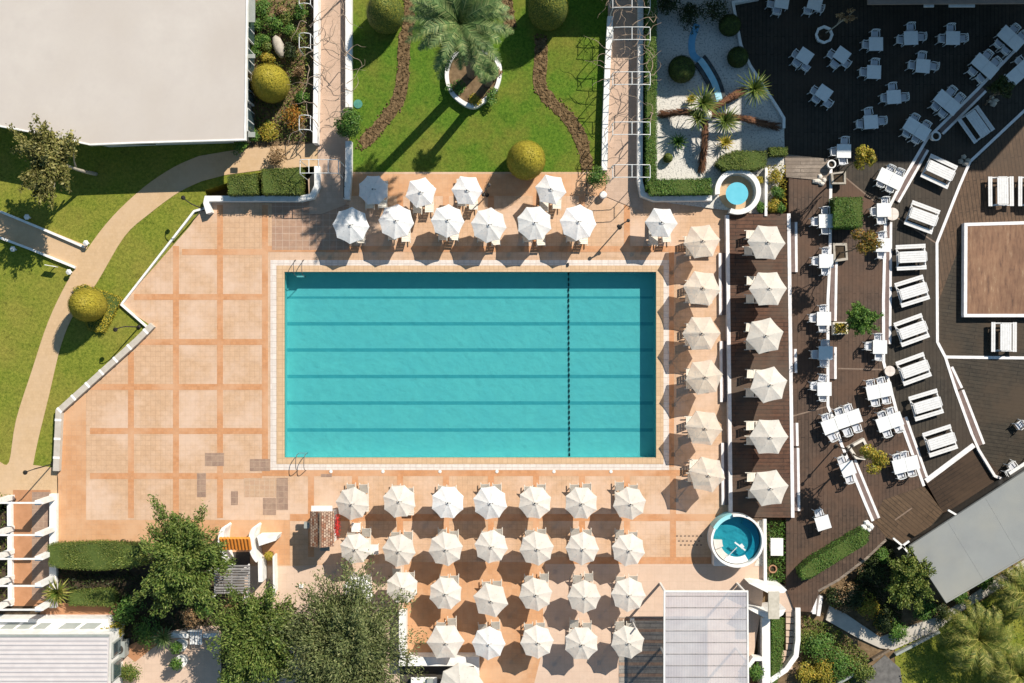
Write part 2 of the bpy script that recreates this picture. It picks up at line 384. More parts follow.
def crown_mesh(mb, c, r, N, leaf, blobs=22, bl=(0.28, 0.5), flat=0.0):
    c = np.array(c, float); r = np.array(r, float)
    ds = rng.normal(size=(blobs, 3)); ds /= np.linalg.norm(ds, axis=1, keepdims=True); ds[:, 2] = np.where(ds[:, 2] < -0.3, -ds[:, 2], ds[:, 2])
    w = rng.uniform(*bl, blobs)
    for i in range(blobs):
        bc = c + ds[i] * r * (1.0 - w[i]) * rng.uniform(0.55, 1.08)
        br = r * w[i] * rng.uniform(0.75, 1.15, 3)
        k = int(N * w[i]**2 / np.sum(w**2))
        p, nn = shell_pts(bc, br, k, 0.45, -0.6, 1.0)
        nn[:, 2] += 0.25
        mb.quads(leaf_quads(p, nn, leaf))
def spray_crown(mb, c, r, rz, N, leaf, K=90, asp=.34, up=.15, spread=.125):
    """crown of leafy sprays that reach outward unevenly, with gaps between them"""
    c = np.array(c, float); per = max(20, N // K); R0 = np.array([r[0], r[1], rz])
    for i in range(K):
        d = rng.normal(size=3); d[2] = abs(d[2])*.9 - .25; d /= np.linalg.norm(d)
        L = rng.uniform(.6, 1.04)
        bend = rng.normal(size=3)*.22
        t_ = rng.uniform(.25, 1.0, per)**.8
        ctr = d[None, :]*t_[:, None]*L + bend[None, :]*(t_**2)[:, None]
        lat = rng.normal(size=(per, 3))*spread*(1.15 - .75*t_)[:, None]
        p = c + (ctr + lat)*R0
        nn = rng.normal(size=(per, 3))*.8; nn[:, 2] += .55
        # leaves lie along their spray
        n_ = nn/np.linalg.norm(nn, axis=1, keepdims=True); ax = (d + bend)*R0; ax = ax/np.linalg.norm(ax) + rng.normal(size=(per, 3))*.45
        ta = ax - n_*(ax*n_).sum(1, keepdims=True); ta /= np.linalg.norm(ta, axis=1, keepdims=True) + 1e-9; b_ = np.cross(n_, ta)
        s = (leaf*rng.uniform(.7, 1.4, per))[:, None]*.5
        mb.quads(np.stack([p - ta*s, p - b_*s*asp, p + ta*s, p + b_*s*asp], axis=1))
def tree(name, label, cat, px, py, base_z, h, cpx, cpy, r, rz, lm, N=14000, leaf=0.17, bark=None, blobs=24, bl=(0.28, .5), trunk_r=0.16, group=None, limbs=5, spray=0, asp=.34):
    """base at pixel (px,py); crown centre seen at (cpx,cpy) at height h; radii r (x,y metres) and rz"""
    b = P3(px, py, base_z); c = P3(cpx, cpy, base_z + h)
    t = thing(name, label, cat, b, 0, group)
    mid = b.lerp(c, .5) + Vector((rng.uniform(-.2, .2), rng.uniform(-.2, .2), 0))
    mt = MB(); mt.tube(spline([b, mid, c], 4), list(np.linspace(trunk_r, trunk_r*.45, 9)), 8)
    for i in range(limbs):
        a = 2*math.pi*i/limbs + rng.uniform(-.4, .4); s = b.lerp(c, rng.uniform(.45, .8))
        e = c + Vector((math.cos(a)*r[0]*.7, math.sin(a)*r[1]*.7, rng.uniform(-.2, .3)*rz))
        mt.tube(spline([s, s.lerp(e, .5) + Vector((0, 0, .15)), e], 3), list(np.linspace(trunk_r*.5, trunk_r*.12, 7)), 6)
    mt.build('trunk', bark or m_bark, t, smooth=True)
    mc = MB()
    if spray:
        spray_crown(mc, c, r, rz, N, leaf, spray, asp)
        crown_mesh(mc, (c.x, c.y, c.z - .1*rz), (r[0]*.74, r[1]*.74, rz*.7), int(N*.45), leaf, 16, (.35,.55))
    else: crown_mesh(mc, c, (r[0], r[1], rz), N, leaf, blobs, bl)
    mc.build('crown', lm, t)
    return t
def shrub(name, label, cat, px, py, z, r, h, lm, N=1500, leaf=0.12, blobs=8, group=None, bl=(.4, .65)):
    """low leafy bush seen centred at (px,py); one mesh of stems and a crown"""
    c = P3(px, py, z + h*.6); b = P3(px, py, z)
    t = thing(name, label, cat, (c.x, c.y, z), 0, group)
    ms = MB()
    for i in range(5):
        a = 2*math.pi*i/5; ms.tube([(c.x, c.y, z), (c.x + math.cos(a)*r*.3, c.y + math.sin(a)*r*.3, z + h*.4), (c.x + math.cos(a)*r*.6, c.y + math.sin(a)*r*.6, z + h*.7)], [.03, .02, .01], 5)
    ms.build('stem', m_bark, t)
    mc = MB(); crown_mesh(mc, (c.x, c.y, z + h*.55), (r*1.15, r*1.15, h*.52), N, leaf, blobs, bl)
    mc.build('crown', lm, t); return t
def hedge(label, pts, z, h, lm, leaf=0.09, dens=330, cat='hedge', name='hedge', tiers=None, core=None):
    """clipped hedge: polygon pts in pixels (as seen at its top)"""
    poly = pxs(pts, z + h); mb = MB()
    A = 0.5*abs(sum(poly[i][0]*poly[(i+1) % len(poly)][1] - poly[(i+1) % len(poly)][0]*poly[i][1] for i in range(len(poly))))
    cx = sum(p[0] for p in poly)/len(poly); cy = sum(p[1] for p in poly)/len(poly)
    xs = [p[0] for p in poly]; ys = [p[1] for p in poly]
    inn = [(cx + (p[0]-cx)*(1 - .08/max(.3, abs(p[0]-cx)+1e-6) if abs(p[0]-cx) > .3 else 1), cy + (p[1]-cy)*(1 - .08/max(.3, abs(p[1]-cy)) if abs(p[1]-cy) > .3 else 1)) for p in poly]
    t = thing(name, label, cat, (cx, cy, z))
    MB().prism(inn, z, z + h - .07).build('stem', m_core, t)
    def inside(x, y):
        r = False; j = len(poly)-1
        for i in range(len(poly)):
            if (poly[i][1] > y) != (poly[j][1] > y) and x < (poly[j][0]-poly[i][0])*(y-poly[i][1])/(poly[j][1]-poly[i][1]) + poly[i][0]: r = not r
            j = i
        return r
    n = int(A * dens * 1.2) + 30; pp = []
    bx = rng.uniform(min(xs), max(xs), n*3); by = rng.uniform(min(ys), max(ys), n*3)
    for x, y in zip(bx, by):
        if inside(x, y):
            pp.append((x, y, z + h - rng.uniform(0, .09) + .05*math.sin(x*2.3+y) ))
            if len(pp) >= n: break
    pp = np.array(pp); nn = rng.normal(size=pp.shape)*.55; nn[:, 2] += 1.0
    mb.quads(leaf_quads(pp, nn, leaf))
    area = sum((poly[i][0]*poly[(i+1) % len(poly)][1] - poly[(i+1) % len(poly)][0]*poly[i][1]) for i in range(len(poly)))
    for i in range(len(poly)):
        a, b = np.array(poly[i]), np.array(poly[(i+1) % len(poly)]); L = np.linalg.norm(b-a)
        if L < .05: continue
        k = int(L*h*dens*.8) + 5; u = rng.uniform(0, 1, k); e = (b-a)/L; on = np.array([e[1], -e[0]])*(1 if area > 0 else -1)
        q = a + u[:, None]*(b-a) + on*rng.uniform(-.08, .05, k)[:, None]
        q3 = np.concatenate([q, rng.uniform(z, z+h, k)[:, None]], axis=1)
        nn = rng.normal(size=q3.shape)*.55; nn[:, :2] += on
        mb.quads(leaf_quads(q3, nn, leaf))
    mb.build('foliage', lm, t); return t
def dome(label, px, py, z, rx, h, lm, core=None, ry=None, N=5200, name='topiary_dome', leaf=.085):
    """clipped egg-shaped topiary whose widest part is seen around (px,py)"""
    c = P3(px, py, z + h*.45); ry = ry or rx
    t = thing(name, label, 'topiary', (c.x, c.y, z))
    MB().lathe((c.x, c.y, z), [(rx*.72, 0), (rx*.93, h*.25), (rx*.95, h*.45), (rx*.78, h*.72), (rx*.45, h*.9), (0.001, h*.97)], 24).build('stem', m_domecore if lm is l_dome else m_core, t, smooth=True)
    p, nn = shell_pts((c.x, c.y, z + h*.42), (rx, ry, h*.58), N, .95, -.72, .22)
    MB().quads(leaf_quads(p, nn, leaf)).build('foliage', lm, t); return t
def palm(label, px, py, z, h, cpx, cpy, flen, nf, lm, trunk_r=.2, droop=.5, bark=None, name='palm_tree', group=None, nl=26, dry=0, lw=.055, up=(.1, 1.2), ll=.5):
    b = P3(px, py, z); c = P3(cpx, cpy, z + h); t = thing(name, label, 'palm', b, 0, group)
    MB().tube(spline([b, b.lerp(c, .5) + Vector((.1, .05, 0)), c], 4), list(np.linspace(trunk_r*1.15, trunk_r, 9)), 10).build('trunk', bark or m_bark, t, smooth=True)
    def fronds(nm, mat, n, e0, e1, L0, lmw):
        mb = MB()
        for i in range(n):
            a = 2*math.pi*i*0.381966 + rng.uniform(-.2, .2); el = e0 + (e1-e0)*(i+.5)/n; L = L0*rng.uniform(.82, 1.08)
            pts = []; p = c.copy(); d = el
            for k in range(9):
                pts.append(p.copy()); p = p + Vector((math.cos(a)*math.cos(d), math.sin(a)*math.cos(d), math.sin(d)))*(L/8); d -= droop*(.12+.05*k)
            mb.tube(pts, list(np.linspace(.035, .008, 9)), 4)
            pa = np.array([tuple(v) for v in pts]); qs = []
            side = np.array([-math.sin(a), math.cos(a), 0])
            for k in range(nl):
                u = .08 + .92*(k+.5)/nl; f = u*8; i0 = min(int(f), 7); w = f - i0
                o = pa[i0]*(1-w) + pa[i0+1]*w; fw = pa[i0+1]-pa[i0]; fw = fw/np.linalg.norm(fw)
                ln = ll*(math.sin(math.pi*min(1, u*.9+.08))**.7)*rng.uniform(.8, 1.15)
                for sg in (-1, 1):
                    dr = side*sg*.8 + fw*.62 + np.array([0, 0, rng.uniform(-.35, .15)]); dr /= np.linalg.norm(dr)
                    tip = o + dr*ln; wv = fw*lmw
                    qs.append([o - wv*.5, o + wv*.5, tip + wv*.12, tip - wv*.12])
            mb.quads(qs)
        mb.build(nm, mat, t)
    fronds('crown', lm, nf, up[0], up[1], flen, lw)
    if dry: fronds('dry_fronds', l_dry, dry, -1.0, -.35, flen*.55, lw)
    return t
def spiky(label, px, py, z, r, n, lm, name='yucca_plant', cat='plant', w=.07, h=None, group=None):
    """rosette of stiff blades"""
    c = P3(px, py, z); t = []; qs = []
    for i in range(n):
        a = 2.39996*i; el = .12 + 1.15*(i/n); L = r*rng.uniform(.8, 1.1)
        d0 = np.array([math.cos(a)*math.cos(el), math.sin(a)*math.cos(el), math.sin(el)]); s = np.array([-math.sin(a), math.cos(a), 0])*w*.5
        o = np.array(c) + np.array([0, 0, (h or .3)]); m = o + d0*L*.55; tip = o + d0*L - np.array([0, 0, L*.18])
        qs.append([o - s*.6, o + s*.6, m + s, m - s]); qs.append([m - s, m + s, tip + s*.1, tip - s*.1])
    mb = MB(); mb.tube([tuple(c), (c.x, c.y, z + (h or .3))], .07, 6); mb.quads(qs)
    return tag(mb.build(name, lm, origin=c), label, cat, group)
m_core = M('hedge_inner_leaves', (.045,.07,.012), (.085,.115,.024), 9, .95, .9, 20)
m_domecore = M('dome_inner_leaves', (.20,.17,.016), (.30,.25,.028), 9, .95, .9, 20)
# ------------------------------------------------------------------ the setting
DECK, LA, LB, LC, LD = .45, .10, -.20, -.50, -.80
GZ = -1.7
struct(MB().sheet([(-400,-400),(400,-400),(400,400),(-400,400)], GZ).build('ground', m_ground))
def rect(x0, y0, x1, y1): return [(x0, y0), (x1, y0), (x1, y1), (x0, y1)]
POOL = rect(283.5, 271, 657, 458.5)
# lawns and soil
slab('lawn', [(-60,-60),(255,-60),(255,150),(318,150),(318,166),(262,172),(205,190),(207,205),(190,226),(121,305),(150,325),(60,410),(57,475),(57,500),(-60,500)], GZ, -.03, m_grass)
slab('lawn', [(349,-60),(608,-60),(608,173),(349,173)], GZ, -.03, m_grassg)
slab('garden_soil', [(250,-60),(316,-60),(316,145),(246,150)], GZ, -.02, m_soil)
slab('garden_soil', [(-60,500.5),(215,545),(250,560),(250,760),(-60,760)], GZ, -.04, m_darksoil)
slab('garden_soil', [(760,514),(788,514),(788,588),(812,590),(866,557),(886,538),(910,545),(1120,420),(1120,760),(745,760),(745,585)], GZ, -1.0, m_soil)
slab('pebble_garden', [(646,-60),(733,-60),(733,3),(735,13),(741,45),(750,65),(779,110),(784,120),(785,170),(765,215),(646,200)], GZ, .10, m_pebble)
# paths
slab('path', spline([(0,462),(9,462),(16,420),(32,370),(48,322),(67,282),(88,248),(112,217),(144,187),(174,167),(199,156)],4) + [(246,148),(318,143),(318,166),(262,170),(225,175)] + spline([(202,181),(179,192),(149,214),(124,237),(96,284),(75,312),(61,345),(49,395),(38,440),(33,465)],4) + [(57,468),(60,500),(-40,500),(-40,462)], -.2, .0, m_tan)
slab('path', [(-40,196),(0,211),(88,246),(80,262),(76,267),(0,236),(-40,220)], -.2, .004, m_tan)
slab('walkway', [(316,-60),(349,-60),(349,200),(345,205),(322,214),(310,214),(308,180),(318,166)], GZ, .04, m_walk)
slab('walkway', [(608,-60),(643,-60),(643,212),(605,196),(608,160)], GZ, .04, m_walk)
# patio with the pool cut out
slab('patio', [(207,200),(310,205),(349,172),(648,172),(648,198),(765,205),(765,217),(725,217),(731,518),(763,518),(763,598),(748,690),(745,760),(240,760),(245,560),(200,545),(130,546),(58,546),(57,470),(58,411),(150,325),(121,305),(190,226)], GZ, 0.0, m_patio, [POOL])
z1 = .004
def flat(name, pts, z, mat): return struct(MB().sheet(pxs(pts, z), z).build(name, mat))
flat('orange_paving', [(58,415),(86,390),(86,520),(290,520),(290,565),(245,564),(201,546),(58,546)], z1, m_orange)
flat('orange_paving', rect(404,562,543,700), z1, m_orange)
flat('pink_paving', [(245,566),(290,566),(404,563),(404,760),(240,760)], z1, m_pink)
flat('pink_paving', [(545,562),(590,562),(763,563),(763,598),(748,690),(745,760),(500,760),(530,700),(545,640)], .0055, m_pink)
flat('orange_paving', rect(349,174,648,196), z1, m_orange)
mb = MB(); zb = .008
def bandpx(x0, y0, x1, y1): mb.sheet(pxs(rect(x0, y0, x1, y1), zb), zb)
for x, a, b in ((131,352,518),(176,246,518),(220,205,518),(265,205,466.5)): bandpx(x-3, a, x+3, b)
for y, a, b in ((252,182,258),(297,131,262),(342,138,262),(387,90,262),(431,90,262),(476,90,261.9)):
    x = a
    for g in (131,176,220):
        if x < g-3: bandpx(x, y-3, g-3, y+3)
        x = max(x, g+3)
    if x < 262: bandpx(x, y-3, 262, y+3)
# ring of orange round the pool, then columns to the bottom rows
bandpx(262,470,720,476); bandpx(669,252,674,466.5); bandpx(268,246,720,252)
for x in (311,355,400,446,491,536,582,627,673):
    bandpx(x-3, 476, x+3, 514)
    if x > 290: bandpx(x-3, 521, x+3, 557)
for y in (517,):
    bandpx(290,514,720,521)
bandpx(545,557,720,564)
for x in (311,400,446,491,536,582,627): bandpx(x-3,196,x+3,246)
mb.build('orange_paving_band', m_band); struct(bpy.data.objects['orange_paving_band'])
mb = MB()
for r_ in ((205,453,224,466),(250,459,270,471),(197,473,206,497),(231,491,238,505),(276.5,478,288,510),(263,498,276,515),(321,474,332,477)): mb.sheet(pxs(rect(*r_), .012), .012)
struct(mb.build('worn_paving_patch', m_greytile))
flat('worn_paving', rect(244,478,276,497), .010, tilemat('faded_tiles', (.50,.33,.21), (.46,.29,.19), (.5,.36,.25), .33, .02, nz=.25))
flat('worn_paving', [(272,190),(349,205),(349,250),(272,250)], .0105, tilemat('greyed_tiles', (.40,.25,.165), (.36,.22,.15), (.46,.33,.25), .45, .02, nz=.25))
# pool edge: white stone band and beige coping
struct(MB().prism(pxs(rect(270.5,260,669,470)), -.02, .014, [pxs(rect(276.5,265.5,663.5,464))]).build('white_stone_band', m_whitestone))
struct(MB().prism(pxs(rect(276.5,265.5,663.5,464), .03), -.3, .03, [pxs(rect(284.3,271.8,656.2,457.7), .03)]).build('pool_coping', m_coping))
pw = pxs(POOL)
x0, x1_ = pw[0][0], pw[1][0]; yT, yB = pw[0][1], pw[2][1]
zf = -1.25
mb = MB(); mb.sheet(pxs(rect(280,268,661,462)), zf)
for a, b in (((x0,yT),(x1_,yT)),((x1_,yT),(x1_,yB)),((x1_,yB),(x0,yB)),((x0,yB),(x0,yT))):
    i = len(mb.v); mb.v += [(a[0],a[1],zf),(b[0],b[1],zf),(b[0],b[1],-.01),(a[0],a[1],-.01)]
    dx, dy = (a[1]-b[1]), (b[0]-a[0]); s = .01/math.hypot(dx, dy)
    for k in range(4): v = mb.v[i+k]; mb.v[i+k] = (v[0]-dx*s*-1*0 + (0 if dx == 0 else (-.01 if a[0] > 0 else .01)), v[1] + (0 if dy == 0 else (-.01 if a[1] > 0 else .01)), v[2])
    mb.f.append([i, i+1, i+2, i+3])
struct(mb.build('pool_basin', m_pooltile))
mb = MB()
for y in (297.5,323.8,350,376.5,403,430):
    w = 1.7 if y > 300 else 1.1
    mb.sheet(pxs([(287,y-w),(653,y-w),(653,y+w),(287,y+w)], zf+.004), zf+.004)
struct(mb.build('pool_lane_marking', m_line))
struct(MB().sheet([(x0+.01,yB+.01),(x1_-.01,yB+.01),(x1_-.01,yT-.01),(x0+.01,yT-.01)], -.10).build('pool_water', m_water))
# terraces
E0 = [(727.5,215),(731,517)]; E1 = [(788.8,213.5),(792.8,517.7)]
E2 = [(831,169),(830,260),(828,300),(828,406),(835,423),(841,443),(864,500),(873,521)]
E3 = [(1060,12),(1024,41),(977,90),(927,139),(903,180),(889,208),(885.5,222),(883.5,300),(883.7,362),(887,375),(896.6,411),(902,425),(924,486)]
E4 = [(1060,82),(1024,111),(970,161.7),(959.5,186),(937,243),(937.5,342),(945.4,357),(956,390),(972,434),(979,450),(995,476),(1007,480.5)]
slab('deck', E0[:1] + E1 + E0[1:], GZ, DECK, m_deck)
slab('deck', [(789,162),(831,169)] + E2[1:] + [(886,538),(866,557),(843,577),(820,591),(811,612),(795,611),(786,588),(786,517.7),(792.8,517.7),(788.8,213.5)], GZ, LA, m_deckv)
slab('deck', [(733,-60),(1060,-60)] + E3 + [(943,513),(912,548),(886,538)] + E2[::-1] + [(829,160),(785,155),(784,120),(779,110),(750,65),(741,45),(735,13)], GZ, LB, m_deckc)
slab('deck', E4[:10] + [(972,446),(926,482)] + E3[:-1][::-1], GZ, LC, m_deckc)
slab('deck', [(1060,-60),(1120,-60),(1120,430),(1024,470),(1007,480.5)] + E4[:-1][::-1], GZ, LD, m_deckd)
slab('deck', [(926,482),(972,446),(979,450),(1007,480.5),(1000,490),(943,513)], GZ, LB-.5, woodmat('dark_ramp_planks', (.050,.030,.018), (.040,.024,.015), (.015,.01,.007), R(-32), (.065,.04,.024), .6))
slab('lawn', [(895,645),(940,625),(1024,577),(1120,530),(1120,760),(895,760)], GZ, -.97, m_grass)
flat('deck_patch', [(873,521),(883,500),(924,486),(943,512),(912,547),(886,537)], LB+.004, m_deckdiag)
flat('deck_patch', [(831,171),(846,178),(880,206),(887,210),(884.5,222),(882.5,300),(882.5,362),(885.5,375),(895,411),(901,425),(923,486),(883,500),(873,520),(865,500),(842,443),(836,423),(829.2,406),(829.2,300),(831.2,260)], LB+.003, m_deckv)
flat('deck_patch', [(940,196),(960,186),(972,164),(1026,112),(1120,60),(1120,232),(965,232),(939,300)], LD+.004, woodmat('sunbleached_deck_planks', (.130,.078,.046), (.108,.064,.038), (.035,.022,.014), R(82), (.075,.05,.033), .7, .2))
slab('deck_ramp', [(784.5,154),(829.5,159),(829,181),(786,177)], GZ, LA+.06, m_palewood)
slab('stage', [(966,224.5),(1120,220),(1120,315),(967.5,315)], GZ, LD+.45, m_stage)
def edge(pts, w, z, mat=None, name='terrace_edge', zb=GZ):
    poly = ribbon(pxs(pts, z), w/PXM)
    return struct(MB().prism(poly, zb, z).build(name, mat or m_edge))
edge(E0, 3.4, DECK+.03); edge(E1, 3.4, DECK+.03); edge(E2, 2.9, LA+.03)
edge(E3[:8], 2.9, LB+.03); edge(E3[7:], 2.9, LB+.031); edge(E4[:9], 2.8, LC+.03); edge(E4[8:], 2.6, LC+.031)
edge([(945,357),(1030,358),(1120,359)], 3, LD+.04)
edge([(926,481),(974,445)], 5, LC+.05)
edge([(965.5,315),(966,224.5),(1120,220)], 3.2, LD+.47); edge([(964,315.5),(1120,315.5)], 3.2, LD+.472)
steps = [([(720,253),(720.5,315)],.2,0),([(721,341),(721.5,402)],.2,0),([(722.5,443),(723,505)],.2,0),
 ([(796,222),(796.5,272)],LA+.15,0),([(795.5,349),(796,373)],LA+.15,0),([(797,423),(797.5,446)],LA+.15,0),([(798,448),(799,511)],LA+.15,0),
 ([(836.5,261),(835.5,321)],LB+.15,0),([(835.5,347),(835.5,379)],LB+.15,0),([(855,460),(879,518)],LB+.15,0),
 ([(891,222),(890,344)],LC+.15,0),([(906,417),(927,477)],LC+.15,0),([(986,91),(943,133.6)],LC+.15,0),([(928,150),(898.6,202)],LC+.15,0),
 ([(952,367),(962,388)],LD+.15,0),([(963,390),(984,444)],LD+.15,0)]
mb = MB(); mt = MB()
for pts, z, _ in steps:
    (xa, ya), (xb, yb) = pts; d = Vector((xb-xa, yb-ya)).normalized()
    mb.prism(ribbon(pxs(pts, z), 2.5/PXM), GZ, z)
    nx, ny = d.y, -d.x
    if xa < 725: nx, ny = -abs(nx)*-1, 0
    elif nx > 0: nx, ny = -nx, -ny
    off = 3.4
    q = [(xa+nx*off, ya+ny*off), (xb+nx*off, yb+ny*off)]
    mt.prism(ribbon(pxs(q, z-.01), 4.2/PXM), GZ, z-.012)
struct(mb.build('step_nosing', m_edge)); struct(mt.build('step_tread', M('tread_boards', (.13,.09,.08), (.18,.13,.115), 4)))
mb = MB()
for a, b, z in (((838,368.5),(882,369.5),LB),((793,416),(829,406),LA),((846,178),(880,206),LB),((893,215),(936,243),LC),((895,520),(912,508),LB)):
    mb.prism(ribbon(pxs([a, b], z+.006), .09), z-.1, z+.006)
struct(mb.build('deck_joint', M('joint_timber', (.16,.11,.08), (.22,.16,.12), 5)))
# beds of turned earth on the lawn
for pts in ([(410,-20),(409,20),(404,45),(403,75),(397,102),(380,125),(362,145)], [(503,-20),(507,8),(511,28)], [(541,38),(541,60),(540,85),(552,102),(570,120),(582,142),(588,170)]):
    c = spline(pxs(pts), 5); poly = ribbon(c, [12/PXM*rng.uniform(.8,1.2) for _ in c])
    mb = MB().prism(poly, -.1, .0)
    cc = np.array(c)
    for _ in range(len(c)*22):
        k = rng.integers(len(c)-1); u = rng.uniform(); p = cc[k]*(1-u)+cc[k+1]*u + rng.uniform(-.42,.42,2); s = rng.uniform(.03,.085)
        mb.lathe((p[0],p[1],-.02), [(s,0),(s*.7,s*.7),(.001,s)], 5, cap=False)
    struct(mb.build('flower_bed', m_mulch))
# stream in the pebble garden
c = spline(pxs([(697,24),(692,40),(693,54),(701,62),(709,74),(715,86),(720,104)], .15), 5)
struct(MB().prism(ribbon(c, .45), 0, .125).build('stream', M('stream_bed', (.10,.32,.52), (.16,.42,.62), 2.5, .3)))
m2 = c[14:]
tag(MB().prism(ribbon(m2, .95), 0, .30, [ ]).build('stream_bank', M('stream_stone', (.03,.035,.04), (.08,.09,.09), 3), origin=(*m2[0], 0)), 'dark stone bank carrying the pale blue water channel over the pebbles', 'channel')
struct(MB().prism(ribbon(m2, .42), 0, .325).build('stream', M('channel_lining', (.22,.50,.62), (.40,.62,.70), 2.5, .3)))
# ------------------------------------------------------------------ buildings
def roofed(name, label, base_px, h, roofm, wallm, thick=.18, over=.35, z=0.0, fascia=None):
    """flat roofed building: roof outline as seen in the photo at its height"""
    poly = pxs(base_px, z + h); cx = sum(p[0] for p in poly)/len(poly); cy = sum(p[1] for p in poly)/len(poly)
    t = thing(name, label, 'building', (cx, cy, z))
    inn = []
    n = len(poly)
    ar = sum(poly[i][0]*poly[(i+1) % n][1]-poly[(i+1) % n][0]*poly[i][1] for i in range(n))
    for i in range(n):
        a, p, b = (Vector(poly[j]) for j in ((i-1) % n, i, (i+1) % n))
        d1 = (p-a).normalized(); d2 = (b-p).normalized(); s = 1 if ar > 0 else -1
        n1 = Vector((-d1.y, d1.x))*s; n2 = Vector((-d2.y, d2.x))*s; m = (n1+n2); m = m/max(.4, m.length_squared)*2
        inn.append(tuple(p + m*over))
    MB().prism(inn, GZ, z + h - thick).build('wall', wallm, t)
    rf = MB().prism(poly, z + h - thick, z + h, bottom=True).build('roof', roofm, t)
    if fascia:
        MB().prism(ribbon(poly + [poly[0]], .10), z + h - thick - .05, z + h + .04, bottom=True).build('fascia', fascia, rf)
    return t, inn
t, _ = roofed('building', 'large building with a flat pale beige roof in the upper left corner', [(-90,108),(0,126),(40,133.5),(90,144.5),(140,142.5),(245,139.5),(247,0),(248,-90),(-90,-90)], 3.3, m_roof, m_stucco, .22, .4, fascia=m_white)
for y in (4, 30, 62, 92, 122):
    x, yy = P(250.6, y, 1.5)
    w = MB().box((x-.03, yy, 1.5), (.12, 1.5, 1.9)).build('window', m_steel, t)
    MB().box((x+.04, yy-.36, 1.5), (.03, .6, 1.7)).box((x+.04, yy+.36, 1.5), (.03, .6, 1.7)).build('pane', m_glass, w)
x, yy = P(135, 146, 1.4)
w = MB().box((x, yy+.3, 1.4), (2.6, .12, 1.6)).build('window', m_steel, t); MB().box((x, yy+.22, 1.4), (2.3, .04, 1.4)).build('pane', m_glass, w)
# balcony panels standing along the garden side
bp = MB()
for y0_, y1b in ((-10,22),(54,58),(132,137)):
    a = P(251.5, y0_, 2.4); b = P(251.5, y1b, 2.4); bp.box(((a[0]+b[0])/2, (a[1]+b[1])/2, 2.35), (.45, abs(a[1]-b[1]), .08))
bp.build('balcony_panel', m_panel, t)
# grey roofed building, lower right
t, _ = roofed('building', 'building with a plain grey sheet roof set at a slant beside the lower dining deck', [(910,546.5),(1016,477.5),(1120,410),(1120,497),(1024,557),(946.5,602)], 3.0, m_greyroof, m_dark, .14, .5, z=-.6, fascia=m_greyroof)
rs = MB()
a, b = P3(985,497,2.404), P3(1021,559,2.404); rs.bar(a, b, .02, .006); a, b = P3(948,522,2.404), P3(984,581,2.404); rs.bar(a, b, .02, .006)
rs.build('roof_seam', m_greyroof, t)
for a, b in (((902,545),(910,555)),((905,560),(913,548)),((893,538),(905,548)),((948,510),(960,517)),((898,549),(909,541))):
    MB().bar(P3(*a, 2.2), P3(*b, 2.2), .12, .12).build('entrance_beam', m_white, t)
# white corrugated building, lower left corner
t = thing('building', 'white building with a ribbed sheet roof in the lower left corner', 'building', (*P(40, 680), 0))
zr = 3.4
poly = pxs([(-80,636),(109,636),(107,700),(106,790),(-80,790)], zr)
MB().prism([(p[0]+(.25 if p[0] < -20 else -.25)*0 - (.2 if p[0] > -30 else 0), p[1]-.1) for p in poly], GZ, zr-.12).build('wall', m_white, t)
rf = MB().prism(poly, zr-.12, zr, bottom=True).build('roof', m_corr, t)
rb = MB()
y = poly[0][1] - .25; xr = poly[1][0]
while y > poly[3][1]:
    rb.box(((poly[0][0]+xr-.1)/2, y, zr+.02), (xr-poly[0][0]-.1, .10, .05)); y -= .285
rb.build('roof_rib', m_corr, rf)
MB().box(((poly[0][0]+xr)/2, poly[0][1]+.02, zr-.02), (xr-poly[0][0], .12, .16)).build('gutter', m_panel, t)
ly = pxs([(-80,619),(108,619),(111,636),(-80,636)], 1.2)
MB().prism(ly, 0, 1.2).build('annex_wall', m_white, t)
for xa, xb in ((4,16),(20,32),(37,48),(62,78),(83,98)):
    q = pxs([(xa-4,628.5),(xa+4,623),(xb+4,623),(xb-3,628.5)], 1.23)
    w = MB().prism(q, 1.20, 1.23).build('skylight', m_panel, t)
for y0_, y1b in ((640,655),(660,678)):
    a = P(113, y0_, 1.6); b = P(113, y1b, 1.6)
    w = MB().box((xr-.17, (a[1]+b[1])/2, 1.6), (.1, abs(a[1]-b[1]), 1.5)).build('window', m_panel, t)
    MB().box((xr-.11, (a[1]+b[1])/2, 1.6), (.04, abs(a[1]-b[1])-.2, 1.2)).build('pane', m_glass, w)
ac = thing('air_conditioner', 'grey box unit on the ground against the ribbed roof building', 'air conditioner', (*P(121,648), 0))
ac_c = P3(121,648,.5)
MB().box((ac_c.x, ac_c.y, .45), (.75, 1.05, .9)).build('casing', m_panel, ac)
MB().lathe((ac_c.x, ac_c.y, .9), [(.3,.0),(.3,.03),(.05,.04)], 16).build('fan_guard', m_dark, ac)
# hotel standing just beyond the upper edge: its shade covers the dining deck
t = thing('hotel_building', 'tall hotel wing whose low eave runs along the upper right edge', 'building', (*P(950,-60), 0))
wl = MB(); rf = MB()
for xa, xb, h in ((576,700,4.55),(681,752,6.3),(744,915,9.45),(898,1157,14.4)):
    g = pxs([(xa,-20),(xb,-20),(xb,-150),(xa,-150)])
    wl.prism(g, GZ, h-.25)
    rf.prism([(g[0][0]-.1*0, g[0][1]+0), g[1], g[2], g[3]], h-.25, h, bottom=True)
wl.build('wall', m_stucco, t); rf.build('roof', m_roof, t)
g = pxs([(868,-40),(1060,-40),(1060,3),(868,4)], 3.0)
MB().prism(g, 2.8, 3.0, bottom=True).build('eave', M('eave_render', (.20,.16,.14), (.26,.21,.18), 2), t)
for xa, xb in ((924,934),(949,975)):
    g = pxs([(xa,1.5),(xb,1.5),(xb,7),(xa,7)], 2.5)
    w = MB().prism(g, 2.42, 2.5, bottom=True).build('awning', m_white, t)
